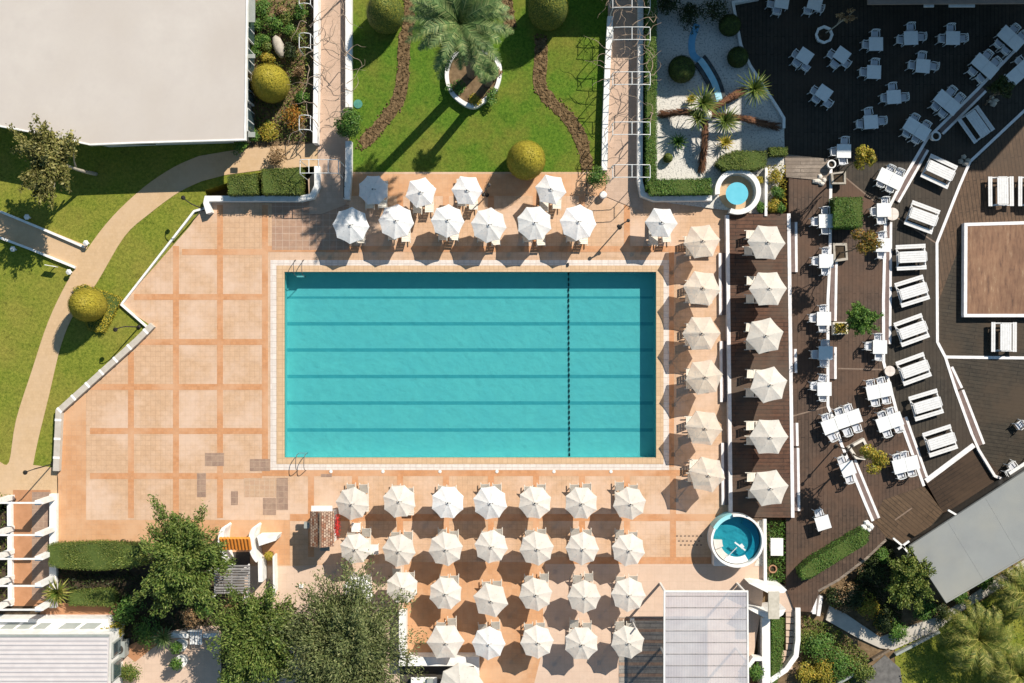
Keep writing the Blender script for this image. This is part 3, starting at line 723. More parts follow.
for i in range(9):
    for k in range(3):
        x = P(890+i*28, 0)[0]; w = MB().box((x, P(0,-20)[1]-.02, 4.6+k*3), (1.2, .1, 1.5)).build('window', m_steel, t)
        MB().box((x, P(0,-20)[1]-.085, 4.6+k*3), (1.05, .03, 1.35)).build('pane', m_glass, w)
# ------------------------------------------------------------------ walls and kerbs
wall('garden_wall', [(0,211.5),(40,228),(84,247)], 2.2, -.1, .22, m_white, 'upper white kerb wall of the side path between the lawns')
wall('garden_wall', [(-10,234),(30,249),(75,267.5)], 2.2, -.1, .22, m_white, 'lower white kerb wall of the side path between the lawns')
wall('garden_wall', [(205,208),(194,211),(121,304.5),(149,329)], 2.0, -.3, .18, m_white, 'thin white kerb along the slanted upper left patio edge')
w = wall('seat_wall', [(152,325),(136,341),(58.5,411),(55.8,471)], 6.0, -.3, .42, m_capstone, 'long low seat wall with tan top along the lower left patio edge')
sj = MB()
pts = pxs([(152,325),(136,341),(58.5,411),(55.8,471)], .42)
for i in range(3):
    a, b = Vector(pts[i]), Vector(pts[i+1]); L = (b-a).length; k = 0.6
    while k < L:
        p = a.lerp(b, k/L); d = (b-a)/L; sj.box((p.x, p.y, .423), (.16, .44, .008), rz=math.atan2(d.y, d.x)); k += 1.25
sj.build('joint', m_white, w)
wall('planter_wall', [(209,213),(206,203),(207,198.5),(300,198.5),(312,196),(317,186),(317,166)], 5.5, -.1, .6, m_white, 'white planter wall below the two clipped hedges at the patio')
wall('planter_wall', [(641,-30),(640.5,100),(640,180),(643,194),(655,198.5),(712,198)], 5.0, -.1, .8, m_white, 'white wall wrapping the hedge of the pebble garden')
wall('pergola_wall', [(316,-30),(316,70),(315,143)], 4.6, 0, .95, m_white, 'weathered white wall on the left side of the left vine walk')
wall('pergola_wall', [(348.5,-30),(348.5,107)], 6.2, 0, .6, m_white, 'white wall between the left vine walk and the lawn')
wall('pergola_wall', [(348.5,141),(348.5,172),(346.5,199)], 6.2, 0, .6, m_white, 'short white wall at the foot of the left vine walk')
wall('pergola_wall', [(610.5,16),(608,60),(605.5,120),(604.5,170)], 5.6, 0, .6, m_white, 'white wall between the lawn and the right vine walk')
wall('garden_wall', [(766.5,168),(766,216)], 2.6, -.1, .55, m_white, 'thin white wall between the round fountain and the yellow green bed')
w = wall('garden_wall', [(760,-3),(733,2),(735,13),(741,45),(750,65),(778,108),(784,118),(784,128)], 2.8, LB-.2, .35, m_white, 'white curved wall between the pebble garden and the shaded dining deck')
wall('garden_wall', [(402.5,612),(402.5,666)], 7, 0, 1.0, m_white, 'short white wall beside the olive tree and the last parasol column')
wall('garden_wall', [(765,519),(765.5,583)], 3, -.6, .35, m_white, 'white wall right of the raised round tub')
wall('garden_wall', [(798,608),(798,640),(796,656),(786,670),(770,681)], 5, -1.0, .25, m_white, 'white wall curving along the outer stairs at the bottom')
wall('garden_wall', [(766,618),(766.5,700)], 8, -1.0, .5, m_white, 'white wall right of the pale lattice roof')
# ------------------------------------------------------------------ left pergola (lower left)
t = thing('pergola', 'white pergola of posts and cross beams in the lower left', 'pergola', (*P(30,550), 0))
MB().prism(ribbon(pxs([(53,494),(52.5,608)], .35), 7/PXM), 0, .35).build('plinth', m_white, t)
MB().prism(ribbon(pxs([(9,500),(10,606)], .35), 4.2/PXM), 0, .35).build('plinth', m_white, t)
for y0_, y1b in ((497,502.5),(528,532.5),(551,557),(577,582),(600,606)):
    a = P3(54.5, y0_, .0); b = P3(12, y0_, 0)
    h = 2.65
    MB().box((a.x, a.y, h/2), (.38, .30, h)).build('post', m_white, t)
    MB().box((b.x, b.y, h/2), (.38, .30, h)).build('post', m_white, t)
    MB().box(((a.x+b.x)/2 - .9, a.y, h+.06), (a.x-b.x+2.6, .10, .12)).build('beam', m_white, t)
# ------------------------------------------------------------------ vine walks
def arch(label, xl, xr, y, h, gap=12, z=.6, rungs=3):
    t = thing('arch', label, 'arch', P3((xl+xr)/2, y, 0), 0, 'white metal arches over the vine walks')
    yy = P(0, y)[1]; g = gap/PXM; X0, X1 = P(xl, 0)[0], P(xr, 0)[0]
    for s, nm in ((0, 'hoop'), (-g, 'hoop')):
        MB().tube(spline([(X0, yy+s, z-.3), (X0, yy+s, h-.35), (X0+.3, yy+s, h-.05), ((X0+X1)/2, yy+s, h), (X1-.3, yy+s, h-.05), (X1, yy+s, h-.35), (X1, yy+s, z-.3)], 3),   .026, 5).build(nm, m_steel, t)
    for k in range(rungs):
        x = X0 + (X1-X0)*k/(rungs-1); zz = h if 0 < k < rungs-1 else h-.3
        MB().tube([(x, yy, zz), (x, yy-g, zz)], .028, 5).build('rung', m_steel, t)
for i, (y, nm) in enumerate(((9,'topmost'),(40,'second from the top of those'),(83,'middle one'),(131,'fourth from the top of those'),(172,'lowest of those'))):
    arch(f'white metal arch, {nm} over the right vine walk', 609, 645, y, 3.1)
for i, (y, nm) in enumerate(((-2,'cut by the upper edge'),(41,'second of three'),(121,'third of three'))):
    arch(f'small white metal frame left of the left vine walk wall, {nm}', 304, 315, y, 2.0, 14, .3, 2)
arch('white metal gate arch above the foot of the left vine walk', 308, 345, 167, 3.1, 13, .1, 5)
def vine(label, x0, x1, y0_, y1b, z, n):
    mb = MB()
    for i in range(n):
        a = P3(rng.uniform(x0, x1), rng.uniform(y0_, y1b), z*rng.uniform(.7, 1.0)); ang = rng.choice([math.pi/2, -math.pi/2, .7, 2.3, 0, math.pi]) + rng.normal()*.4; pts = [a]
        for k in range(7):
            ang += rng.normal()*.45; p = pts[-1] + Vector((math.cos(ang), math.sin(ang), rng.normal()*.25))*rng.uniform(.15, .36); p.z = max(.7, min(z+.25, p.z)); pts.append(p)
        mb.tube(spline(pts, 2), list(np.linspace(rng.uniform(.018, .034), .007, 15)), 4, cap=False)
    a = P((x0+x1)/2, y0_)
    for yy in (y0_ + 6, y1b - 4):
        b = P3(x1 - 4, yy, 0); mb.tube([tuple(b), (b.x, b.y+.2, z*.5), (b.x-.3, b.y, z)], [.07, .06, .04], 6)
    tag(mb.build('climbing_vine', m_twig, origin=P3((x0+x1)/2, (y0_+y1b)/2, 0)), label, 'vine')
vine('bare leafless vine tangled over the left vine walk', 303, 350, -10, 130, 2.4, 44)
vine('bare leafless vine tangled over the right vine walk', 606, 654, -10, 125, 2.8, 50)
# ------------------------------------------------------------------ domes and hedges
dome('big yellow green egg shaped topiary beside the beige roofed building', 270, 83, 0, 1.26, 3.5, l_dome)
dome('round yellow topiary on the lawn below the palm', 526, 160, 0, 1.31, 3.3, l_dome)
dome('round green topiary on the lawn near the upper left flower bed', 385, 13, 0, 1.26, 3.8, l_domeg)
dome('green topiary at the upper edge right of the palm', 548, 8, 0, 1.35, 4.0, l_domeg)
dome('round yellow topiary ball standing on a square hedge by the curved path', 87, 305, .35, 1.13, 3.2, l_dome)
dome('small round topiary ball on the white pebbles left of the palm stems', 668, 158, .1, .33, .75, l_hedge, N=700)
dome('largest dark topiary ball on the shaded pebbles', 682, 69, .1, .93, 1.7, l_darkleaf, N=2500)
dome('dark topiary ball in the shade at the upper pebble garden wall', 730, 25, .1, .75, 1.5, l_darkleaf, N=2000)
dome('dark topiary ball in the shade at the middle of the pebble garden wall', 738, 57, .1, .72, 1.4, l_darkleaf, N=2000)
hedge('square yellow green hedge under the topiary ball by the curved path', [(72,288),(84,284),(122,298),(104,333),(88,330)], -.03, .4, l_dome)
hedge('left clipped hedge above the white planter wall', [(227,175),(257,173),(258,194),(228,195)], 0, 1.5, l_hedge)
hedge('right larger clipped hedge above the white planter wall', [(261,169),(301,167),(300,194),(262,194)], 0, 1.6, l_hedge)
hedge('long narrow hedge beside the right vine walk', [(646,-20),(657,-20),(657,178),(646,190)], .1, 1.3, l_green)
hedge('hedge along the bottom of the pebble garden', [(647,179),(711,178),(713,194),(650,195)], .1, 1.35, l_green)
hedge('rounded clipped hedge above the round fountain', [(716,163),(722,155),(735,150),(767,151),(767,166),(755,170),(724,170)], .1, 1.1, l_hedge)
hedge('small hedge in the bed between fountain and deck ramp', [(769,147),(788,147),(788,155),(770,156)], .1, .8, l_hedge)
hedge('square clipped hedge block in the middle of the dining terraces', [(834,197),(863,197),(863,227),(834,227)], LB, 1.6, l_green)
hedge('long slanted hedge at the bottom of the dining deck', [(800,571),(812,560),(864,529),(870,533),(868,543),(812,578),(802,580)], LA, 1.2, l_green)
hedge('long clipped hedge right of the white pergola', [(47,545),(100,543),(140,545),(142,566),(100,571),(60,569),(48,566)], 0, 1.3, l_hedge)
hedge('low hedge below the long clipped hedge at the pergola', [(68,592),(112,589),(116,600),(112,607),(68,606)], 0, .8, l_hedge)
hedge('green strip hedge between the lattice roof and the outer stairs', [(772,619),(785,619),(783,662),(776,690),(771,690)], -.9, 1.2, l_green)
# ------------------------------------------------------------------ garden bed top left
for i, (x, y, r, h, lm, lb) in enumerate(((262,8,.8,.9,l_green,'green shrub at the upper end of the narrow bed'),(272,22,.85,1.0,l_green,'bushy green shrub above the pale boulder'),(262,38,.6,.8,l_green,'small green shrub left of the pale boulder'),
    (256,25,.5,.8,l_green,'slim green shrub against the building glass, upper one'),(255,48,.55,.8,l_green,'slim green shrub against the building glass, lower one'),(288,30,.6,.8,l_green,'dark green shrub right of the pale boulder'),
    (292,52,.75,.9,l_darkleaf,'dark leafy shrub below right of the pale boulder'),(268,58,.5,.6,l_yellow,'yellowish low shrub above the big egg topiary'),(240,146,.75,1.0,l_green,'bright green shrub at the corner of the beige roof'),
    (252,135,.5,.7,l_green,'small green shrub just above the corner shrub of the roof'),(292,118,.95,1.5,l_orange,'orange autumn shrub in the narrow bed'),(270,134,.8,.7,l_yellow,'yellow dry shrub left of the orange shrub'),
    (283,10,.5,.7,l_dry,'dry brown shrub at the upper edge of the narrow bed'),(300,70,.5,.9,l_dry,'dry brown shrub between big topiary and vine wall'),(300,12,.6,.9,l_green,'green shrub against the vine wall at the upper edge'),(302,98,.5,.8,l_green,'small green shrub against the vine wall by the orange shrub'),(266,46,.5,.7,l_hedge,'low green shrub just left of the pale boulder'),(286,18,.6,.8,l_hedge,'mid green shrub in the upper right of the narrow bed'),(296,36,.5,.9,l_hedge,'mid green shrub between boulder and vine wall'),(276,156,.75,1.2,l_dry,'bare brown shrub standing in front of the right clipped hedge'))):
    shrub('shrub', lb, 'shrub', x, y, 0, r, h, lm, 900, .13, 7)
gc = MB(); pp = []
for _ in range(3800):
    x, y = rng.uniform(254, 311), rng.uniform(0, 142); a = P(x, y); pp.append((a[0], a[1], rng.uniform(.0, .3)))
nn = rng.normal(size=(3800, 3))*.6; nn[:, 2] += .8
tag(gc.quads(leaf_quads(np.array(pp), nn, .16)).build('ground_cover', l_hedge, origin=P3(283,70)), 'green leafy ground cover in the narrow bed by the beige roof', 'ground cover', kind='stuff')
c = P3(279,47,.3)
mb = MB(); mb.lathe((c.x, c.y, 0), [(.45,0),(.5,.3),(.42,.6),(.2,.72),(.001,.74)], 9, .75, 1.7)
bo = mb.build('boulder', m_rock, origin=(c.x, c.y, 0), smooth=True); bo.rotation_euler = (0,0,R(20)); tag(bo, 'pale oblong boulder in the narrow garden bed', 'boulder')
shrub('shrub', 'round green bush at the foot of the left vine walk', 'shrub', 347, 125, .0, 1.05, 2.0, l_green, 5200, .13, 16, bl=(.35,.55))
shrub('shrub', 'round green bush in a pot corner at the right vine walk', 'shrub', 597, 178, .0, .85, 1.7, l_green, 1800, .12, 9)
# ------------------------------------------------------------------ palms
palm('tall date palm with a wide grey green crown above the round white planter', 472, 76, 0, 10.6, 460, 24, 3.35, 66, l_palm, .28, .6, dry=22, ll=.55, nl=40, lw=.075)
palm('shorter palm stump with dry hanging fronds in the round white planter', 488, 84, 0, 5.6, 486, 71, .9, 14, l_palm, .25, .8, dry=16, name='palm_tree', ll=.4)
pl = thing('planter', 'pear shaped white planter ring round the palm on the lawn', 'planter', (*P(474,82), 0))
pc = spline([(472,48),(488,50),(498,58),(502,71),(497,90),(482,104),(473,108),(462,104),(450,93),(445,78),(447,62),(455,52),(472,48)], 4)
ring = pxs(pc, .5)
mb = MB(); cc = Vector(P(473,78,.5)); inner = [tuple(cc + (Vector(p)-cc)*.86) for p in ring[:-1]]
mb.prism(ring[:-1], 0, .5, [inner]); mb.build('rim', m_white, pl)
MB().prism(inner, 0, .34).build('soil', m_soil, pl)
for x, y, r, lm, lb in ((492,96,.75,l_green,'low green planting in the lower right of the palm planter'),(457,88,.7,l_green,'low green planting in the lower left of the palm planter'),(476,100,.5,l_yellow,'yellowish planting at the tip of the palm planter'),(495,72,.5,l_dry,'brown dry planting at the right side of the palm planter')):
    shrub('shrub', lb, 'shrub', x, y, .3, r, .5, lm, 420, .14, 5)
# red brown stems over the pebbles
t = thing('palm_clump', 'clump of red brown shaggy stems arching out over the white pebbles', 'palm', P3(705,115,.1))
top = P3(706,113,1.7)
for (x, y), bend in (((664,114),.3),((702,167),.2),((741,92),.9),((775,126),.5)):
    e = P3(x, y, .25); m_ = top.lerp(e, .5) + Vector((0, 0, .35)); pts = spline([top - Vector((0,0,.4)), m_, top.lerp(e, .8) + Vector((0, 0, .1)), e], 5)
    mb = MB().tube(pts, [.19 + .04*math.sin(k*2.1) if k < 10 else max(.05, .19-.028*(k-9)) for k in range(len(pts))], 8)
    q = []
    for k in range(420):
        i = rng.integers(len(pts)-1); o = np.array(pts[i])*(1-(u := rng.uniform())) + np.array(pts[i+1])*u; d = np.array(pts[min(i+2, len(pts)-1)]) - np.array(pts[i]); d /= np.linalg.norm(d) + 1e-6
        s = rng.normal(size=3); s -= d*s.dot(d); s /= np.linalg.norm(s); o = o + s*.15; tip = o + d*.40 + s*.16; w_ = np.cross(d, s)*.03
        q.append([o-w_, o+w_, tip+w_*.3, tip-w_*.3])
    mb.quads(q).build('stem', m_redbark, t)
MB().lathe((top.x+.05, top.y-.1, 1.2), [(.05,0),(.28,.15),(.36,.45),(.28,.75),(.001,.9)], 14).build('trunk_top', m_stucco, t, smooth=True)
for x, y, z, r, n, lb in ((702,104,1.8,1.35,64,'upper left green leaf rosette in the red stemmed clump'),(753,90,1.7,1.4,64,'upper right green leaf rosette in the red stemmed clump'),(724,122,1.6,1.25,56,'lower green leaf rosette in the red stemmed clump'),(697,119,1.5,1.0,44,'small left green leaf rosette in the red stemmed clump')):
    spiky(lb, x, y, z, r, n, l_hedge, 'leaf_rosette', 'plant', .075, .25)
for x, y, r, lb in ((677,143,.75,'spiky green plant below left of the red stems'),(724,144,.7,'spiky green plant below right of the red stems'),(690,101,.5,'small yellow spiky plant above the red stems')):
    spiky(lb, x, y, .1, r, 34, l_yellow if x != 677 else l_green, 'yucca_plant', 'plant', .08, .35)
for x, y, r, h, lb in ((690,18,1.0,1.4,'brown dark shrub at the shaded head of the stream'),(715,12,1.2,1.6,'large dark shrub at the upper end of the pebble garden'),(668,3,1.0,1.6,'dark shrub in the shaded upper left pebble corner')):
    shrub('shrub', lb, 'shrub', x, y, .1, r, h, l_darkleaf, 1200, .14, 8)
for x, y, r, h, lm, lb in ((775,176,.6,.8,l_yellow,'yellow green shrub high in the bed left of the deck ramp'),(778,192,.55,.8,l_green,'green shrub in the middle of the bed left of the deck ramp'),(774,206,.55,.7,l_yellow,'yellow green shrub low in the bed left of the deck ramp'),(780,208,.4,.7,l_green,'small green shrub at the lower right of the bed left of the ramp'),(758,180,.4,.5,l_yellow,'little yellow shrub between fountain rim and thin wall'),(760,208,.4,.5,l_green,'little green shrub below the fountain at the thin wall')):
    shrub('shrub', lb, 'shrub', x, y, .1, r, h, lm, 700, .12, 6)
# ------------------------------------------------------------------ trees
tree('broadleaf_tree', 'yellow green tree with a leaning pale trunk in front of the beige roof', 'tree', 96, 174, 0, 4.6, 53, 160, (2.0, 2.7), 1.5, leafmat('pale_tree_leaves', (.085,.092,.020), (.18,.17,.045), (.32,.275,.10)), 7500, .21, m_palebark, trunk_r=.14, spray=42, asp=.5)
tree('conifer_tree', 'dense green feathery tree left of the orange canopy', 'tree', 190, 556, 0, 4.4, 181, 559, (2.75, 3.1), 1.9, l_tree, 30000, .215, m_bark, trunk_r=.2, spray=70)
tree('olive_tree', 'green olive tree just below the slatted pergola', 'tree', 254, 615, 0, 4.0, 259, 637, (3.0, 3.8), 1.9, l_tree, 34000, .21, m_bark, trunk_r=.2, spray=90)
tree('olive_tree', 'largest grey green olive tree overlapping the lower left parasols', 'tree', 340, 620, 0, 4.2, 348, 644, (4.4, 4.5), 2.1, l_olive, 56000, .20, m_bark, trunk_r=.25, spray=150)
tree('broadleaf_tree', 'round green tree beside the slanted grey roof', 'tree', 900, 568, -1, 3.6, 908, 580, (1.6, 1.8), 1.5, l_hedge, 11000, .17, m_bark, trunk_r=.12, spray=55, asp=.45)
tree('broadleaf_tree', 'round bright green tree above the flower planter on the dining terrace', 'tree', 843, 326, LB, 3.2, 860.5, 319, (1.15, 1.2), 1.7, l_green, 7000, .15, m_bark, trunk_r=.07, spray=46, asp=.4)
tree('small_tree', 'yellow and orange leaved small tree at the half shaded ramp table', 'tree', 842, 176, LB, 4.5, 863, 159, (.9, 1.1), 1.2, l_yellow, 1500, .17, m_bark, 9, (.3,.5), .06)
tree('small_tree', 'orange and green small tree below the square hedge block', 'tree', 838, 253, LB, 4.3, 864, 242, (1.3, 1.0), 1.1, leafmat('rusty_leaves', (.09,.08,.015), (.19,.14,.02), (.34,.15,.03)), 1700, .17, m_bark, 9, (.3,.5), .06)
tree('small_tree', 'yellow green small tree over the pale planter among the white tables', 'tree', 852, 453, LB, 4.3, 871, 458, (1.25, 1.25), 1.1, l_yellow, 1700, .17, m_bark, 9, (.28,.45), .06)
tree('small_tree', 'dark leafed small tree on the shaded terrace at the right edge', 'tree', 985, 105, LC, 3.2, 1003, 88, (1.0, .9), .8, l_darkleaf, 1500, .18, m_bark, 9, (.3,.5), .06)
tree('small_tree', 'sparse leafless small tree in the octagonal planter', 'tree', 824, 34, LB, 3.4, 848, 16, (.9, .5), .5, l_dry, 260, .16, m_palebark, 8, (.25,.4), .06)
# lower right garden
for x, y, r, h, lm, lb in ((820,650,1.4,1.3,l_green,'bright green shrub below the white side steps'),(842,665,1.3,1.2,l_green,'green shrub at the bottom of the lower right garden'),(826,672,1.0,1.0,l_yellow,'yellow green shrub at the bottom of the lower right garden'),(808,640,.9,.9,l_hedge,'green shrub next to the curved stair wall'),(807,672,.8,1.0,l_yellow,'yellowish shrub outside the curved stair wall'),
    (845,595,1.1,1.2,l_dry,'brown flowering shrub under the slanted hedge path'),(869,606,1.0,1.0,l_yellow,'dry yellow shrub above the concrete slab path'),(853,597,1.0,1.3,l_darkleaf,'dark shrub at the head of the white side steps'),(836,597,.9,1.2,l_darkleaf,'darkest shrub left above the concrete slab path'),(872,570,1.1,1.4,l_darkleaf,'dark shrub left of the round green tree'),(884,556,.7,1.1,l_green,'light green shrub at the brick edged path'),(882,622,.7,.9,l_yellow,'dry shrub right of the concrete slab path'),
    (885,620,1.0,1.2,l_darkleaf,'dark shrub below the round green tree'),(898,632,.9,1.0,l_green,'green shrub where the two lower paths meet'),(925,608,1.0,1.2,l_green,'green shrub at the lower corner of the grey roof'),(940,612,.8,1.0,l_darkleaf,'dark shrub under the lower corner of the grey roof'),(962,596,.8,.9,l_green,'green shrub along the lower side of the grey roof'),(985,582,.7,.9,l_green,'second green shrub along the lower side of the grey roof'),(862,672,.9,1.1,l_hedge,'green shrub left of the dark lower yard')):
    shrub('shrub', lb, 'shrub', x, y, -1, r, h, lm, 1300, .14, 8)
def grasscover(label, poly, z, n, lm, size=.15):
    xs = [p[0] for p in poly]; ys = [p[1] for p in poly]; pp = []
    while len(pp) < n:
        x, y = rng.uniform(min(xs), max(xs)), rng.uniform(min(ys), max(ys)); r = False; j = len(poly)-1
        for i in range(len(poly)):
            if (poly[i][1] > y) != (poly[j][1] > y) and x < (poly[j][0]-poly[i][0])*(y-poly[i][1])/(poly[j][1]-poly[i][1]) + poly[i][0]: r = not r
            j = i
        if r: a = P(x, y, z); pp.append((a[0], a[1], z + rng.uniform(.02, .3)))
    nn = rng.normal(size=(n, 3))*.7; nn[:, 2] += .8
    return tag(MB().quads(leaf_quads(np.array(pp), nn, size)).build('ground_cover', lm, origin=(pp[0][0], pp[0][1], z)), label, 'ground cover', kind='stuff')
grasscover('patchy green ground cover beside the outer stairs at the bottom', [(803,615),(835,625),(868,655),(865,700),(800,700)], -1, 5200, l_hedge)
grasscover('dark ground cover round the lower right garden trees', [(840,590),(890,545),(905,580),(900,625),(880,620),(850,601)], -1, 3200, l_darkleaf)
grasscover('green undergrowth below the lower right palms', [(900,640),(960,605),(1024,560),(1060,560),(1060,720),(900,720)], -1, 2600, l_hedge)
grasscover('green ground cover of the strip below the wooden deck', [(766,520),(785,520),(785,582),(766,582)], LA-.3, 1500, l_green, .13)
grasscover('yellow green ground cover in the bed left of the deck ramp', [(767,165),(786,165),(786,213),(768,213)], .1, 700, l_yellow, .13)
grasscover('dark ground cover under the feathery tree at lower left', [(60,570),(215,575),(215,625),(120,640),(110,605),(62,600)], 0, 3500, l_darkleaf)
grasscover('green ground cover at the left edge beside the pergola', [(-30,490),(12,492),(12,606),(-30,606)], 0, 1200, l_hedge)
for x, y, cx, cy, h, L, lb in ((975,632,978,638,2.2,3.1,'large yellow green palm with arching fronds in the lower right corner'),(1018,592,1024,592,2.4,2.6,'yellow green palm at the right edge below the grey roof'),(1012,668,1018,674,2.0,2.6,'yellow green palm in the lower right corner at the very edge')):
    palm(lb, x, y, -1, h, cx, cy, L, 54, l_palmy, .16, .95, name='palm_tree', ll=.42, nl=34, lw=.06)
# lower left planting
spiky('spiky yucca right of the white pergola', 62, 590, .2, 1.15, 60, l_palmy, 'yucca_plant', 'plant', .1, .7)
spiky('spiky yucca beside the tan yard with two white pots', 166, 635, .1, 1.0, 54, l_palm, 'yucca_plant', 'plant', .09, .5)
for x, y, r, h, lm, lb in ((145,631,1.1,1.2,l_green,'green shrub left of the yucca by the tan yard'),(128,672,.9,1.0,l_hedge,'green shrub in front of the ribbed roof building'),(112,632,.8,1.4,l_yellow,'yellow green shrub at the corner of the ribbed roof building'),(190,620,.9,1.2,l_dry,'dry brown shrub under the feathery tree'),(205,606,.8,1.5,l_green,'green climber below the slatted pergola'),(128,610,1.2,1.6,l_green,'dark green shrub right of the low pergola hedge'),(232,606,.8,1.4,l_dry,'brown dry climber at the corner of the slatted pergola')):
    shrub('shrub', lb, 'shrub', x, y, 0, r, h, lm, 1200, .14, 8)
# ------------------------------------------------------------------ parasols
def canopy_bm(n, r, zr, za, sag=.03, val=.0):
    mb = MB(); K = 6; rings = []
    for k in range(K+1):
        u = k/K; row = []
        for i in range(n*4):
            a = 2*math.pi*i/(n*4); j = i % 4
            # straight hem between ribs, slightly scalloped
            ang = (a % (2*math.pi/n)) - math.pi/n; rr = r*math.cos(math.pi/n)/math.cos(ang)
            dip = sag*math.sin(math.pi*j/4)*u
            rr2 = rr*u*(1 - .035*math.sin(math.pi*j/4)*u)
            row.append((rr2*math.cos(a), rr2*math.sin(a), za - (za-zr)*(u**1.12) - dip))
        rings.append(row)
    b = len(mb.v)
    for row in rings: mb.v += row
    m = n*4
    for k in range(K):
        for i in range(m):
            i2 = (i+1) % m
            mb.f.append([b+k*m+i, b+(k+1)*m+i, b+(k+1)*m+i2, b+k*m+i2])
    # hem valance
    h = len(mb.v); mb.v += [(x*1.004, y*1.004, z-.09) for x, y, z in rings[-1]]
    for i in range(m):
        i2 = (i+1) % m; mb.f.append([b+K*m+i, h+i, h+i2, b+K*m+i2])
    return mb
def make_parasol(n, r, fab, label):
    t = thing('parasol', label, 'parasol')
    MB().lathe((0,0,0), [(.30,0),(.30,.07),(.10,.10),(.06,.22)], 18).build('base', m_cream, t)
    MB().tube([(0,0,.2),(0,0,2.35)], .024, 8).build('pole', m_steel, t)
    c = canopy_bm(n, r, 2.02, 2.33).build('canopy', fab, t)
    MB().lathe((0,0,2.305), [(.16,0),(.13,.04),(.001,.075)], n, cap=False).build('vent_cap', fab, c)
    fr = MB()
    for i in range(n):
        a = 2*math.pi*i/n
        fr.tube([(0,0,2.28),(r*.96*math.cos(a), r*.96*math.sin(a), 2.0)], .012, 4)
        fr.tube([(0,0,1.75),(r*.5*math.cos(a), r*.5*math.sin(a), 2.2)], .010, 4)
    fr.build('ribs', m_dark, t)
    MB().lathe((0,0,2.37), [(.035,0),(.05,.03),(.03,.07),(.001,.09)], 10).tube([(.05,.0,2.36),(.20,-.10,2.33)], .014, 5).build('finial', m_dark, t)
    return t
par_protos = {}
def parasol(px, py, n, r, fab, label, z=0.0, group='parasols round the pool'):
    k = (n, r, fab.name)
    x, y = P(px, py, z + 2.15); rz = rng.uniform(0, 2*math.pi/n) if n == 8 else rng.uniform(-.25, .25)
    if k not in par_protos:
        o = par_protos[k] = make_parasol(n, r, fab, label); o.location = (x, y, z); o.rotation_euler = (0, 0, rz); o['group'] = group
    else: o = dup(par_protos[k], (x, y, z), rz, label, group)
    tx, ty = rng.normal()*.03, rng.normal()*.03
    o.rotation_euler = (tx, ty, rz)
    return x, y
lo_proto = []
def lounger(x, y, z, rz, label, recl):
    if not lo_proto:
        t = thing('sun_lounger', label, 'sun lounger')
        s = MB()
        for sx in (-.28, .28): s.box((sx, 0, .30), (.05, 1.9, .06))
        for k in range(9): s.box((0, -.90 + k*.13, .325), (.54, .115, .02))
        s.build('frame', m_cream, t)
        for sx in (-.28, .28):
            for sy in (-.75, .6): MB().box((sx, sy, .135), (.05, .06, .27)).build('leg', m_cream, t)
        bk = MB(); a = R(32)
        for k in range(5):
            d = .08 + k*.145; bk.box((0, .28 + d*math.cos(a), .335 + d*math.sin(a)), (.54, .13, .02), rot=Matrix.Rotation(a, 3, 'X'))
        for sx in (-.25, .25): bk.bar((sx, .28, .33), (sx, .28 + .74*math.cos(a), .33 + .74*math.sin(a)), .04, .04)
        bk.build('backrest', m_cream, t)
        lo_proto.append(t)
        t.location = (x, y, z); t.rotation_euler = (0, 0, rz); t['group'] = 'sun loungers under the parasols'
    else: dup(lo_proto[0], (x, y, z), rz, label, 'sun loungers under the parasols')
ORD = ['first','second','third','fourth','fifth','sixth','seventh','eighth']
def prow(items, where, orient, z=0.0, off=(0, 0), ref='from the left', gap=.42):
    """items: (px, py, sides, radius px, fabric); loungers lie in pairs below each"""
    for i, (px, py, n, rp, fab, adj) in enumerate(items):
        x, y = parasol(px, py, n, rp/PXM, fab, f'{adj} parasol, {ORD[i]} {ref} {where}', z)
        for s in (-1, 1):
            jx, jy, jr = rng.normal()*.05, rng.normal()*.10, rng.normal()*.03
            if orient == 'v':
                nm = 'left' if s < 0 else 'right'
                lounger(x + s*gap + off[0] + jx, y + off[1] + jy, z, jr + (0 if off[1] > 0 else math.pi), f'{nm} lounger under {ORD[i]} parasol {ref} {where}', 0)
            else:
                nm = 'lower' if s < 0 else 'upper'
                lounger(x + off[0] + jy, y + s*gap + off[1] + jx, z, jr + math.pi/2, f'{nm} lounger under {ORD[i]} parasol {ref} {where}', 0)
W, C, B = m_fab_w, m_fab_c, m_fab_b
wo = 'white octagonal'; co = 'cream octagonal'; wh = 'white hexagonal'; ch_ = 'cream hexagonal'; bh = 'beige hexagonal'
prow([(373.5,190,8,15,W,'blue shaded octagonal'),(421,191.5,6,15.5,W,wh),(467,189,6,15.5,W,wh),(552,189,6,15.5,W,wh)], 'in the upper row above the pool', 'v', off=(0,-.22))
prow([(350.5,223.5,8,18,W,'partly shaded octagonal'),(397,223,8,17.5,W,wo),(447,221.5,8,16.5,W,wo),(488,223.5,8,17.5,W,wo),(533.5,223,8,17.5,W,wo),(578.5,223,8,18,W,wo),(663,222.5,6,16,W,wh)], 'in the row along the upper pool edge', 'v', off=(0,-.22))
prow([(703,242.5,6,18,B,bh),(703,289,6,18.5,B,bh),(704,333.5,6,18.5,B,bh),(705,378.5,6,18.5,B,bh),(704,427.5,6,18.5,B,bh),(706,473,6,18.5,B,bh)], 'on the tiles right of the pool', 'h', off=(-.02,-.05), ref='from the top')
prow([(767,241,6,18.5,C,ch_),(768,290,6,18.5,C,ch_),(766.5,337,6,18.5,C,ch_),(769,385.5,6,18.5,C,ch_),(769.5,436,6,19,C,ch_),(770,489.5,6,19,C,ch_)], 'on the brown wooden deck', 'h', DECK, off=(-.22,.06), ref='from the top', gap=.56)
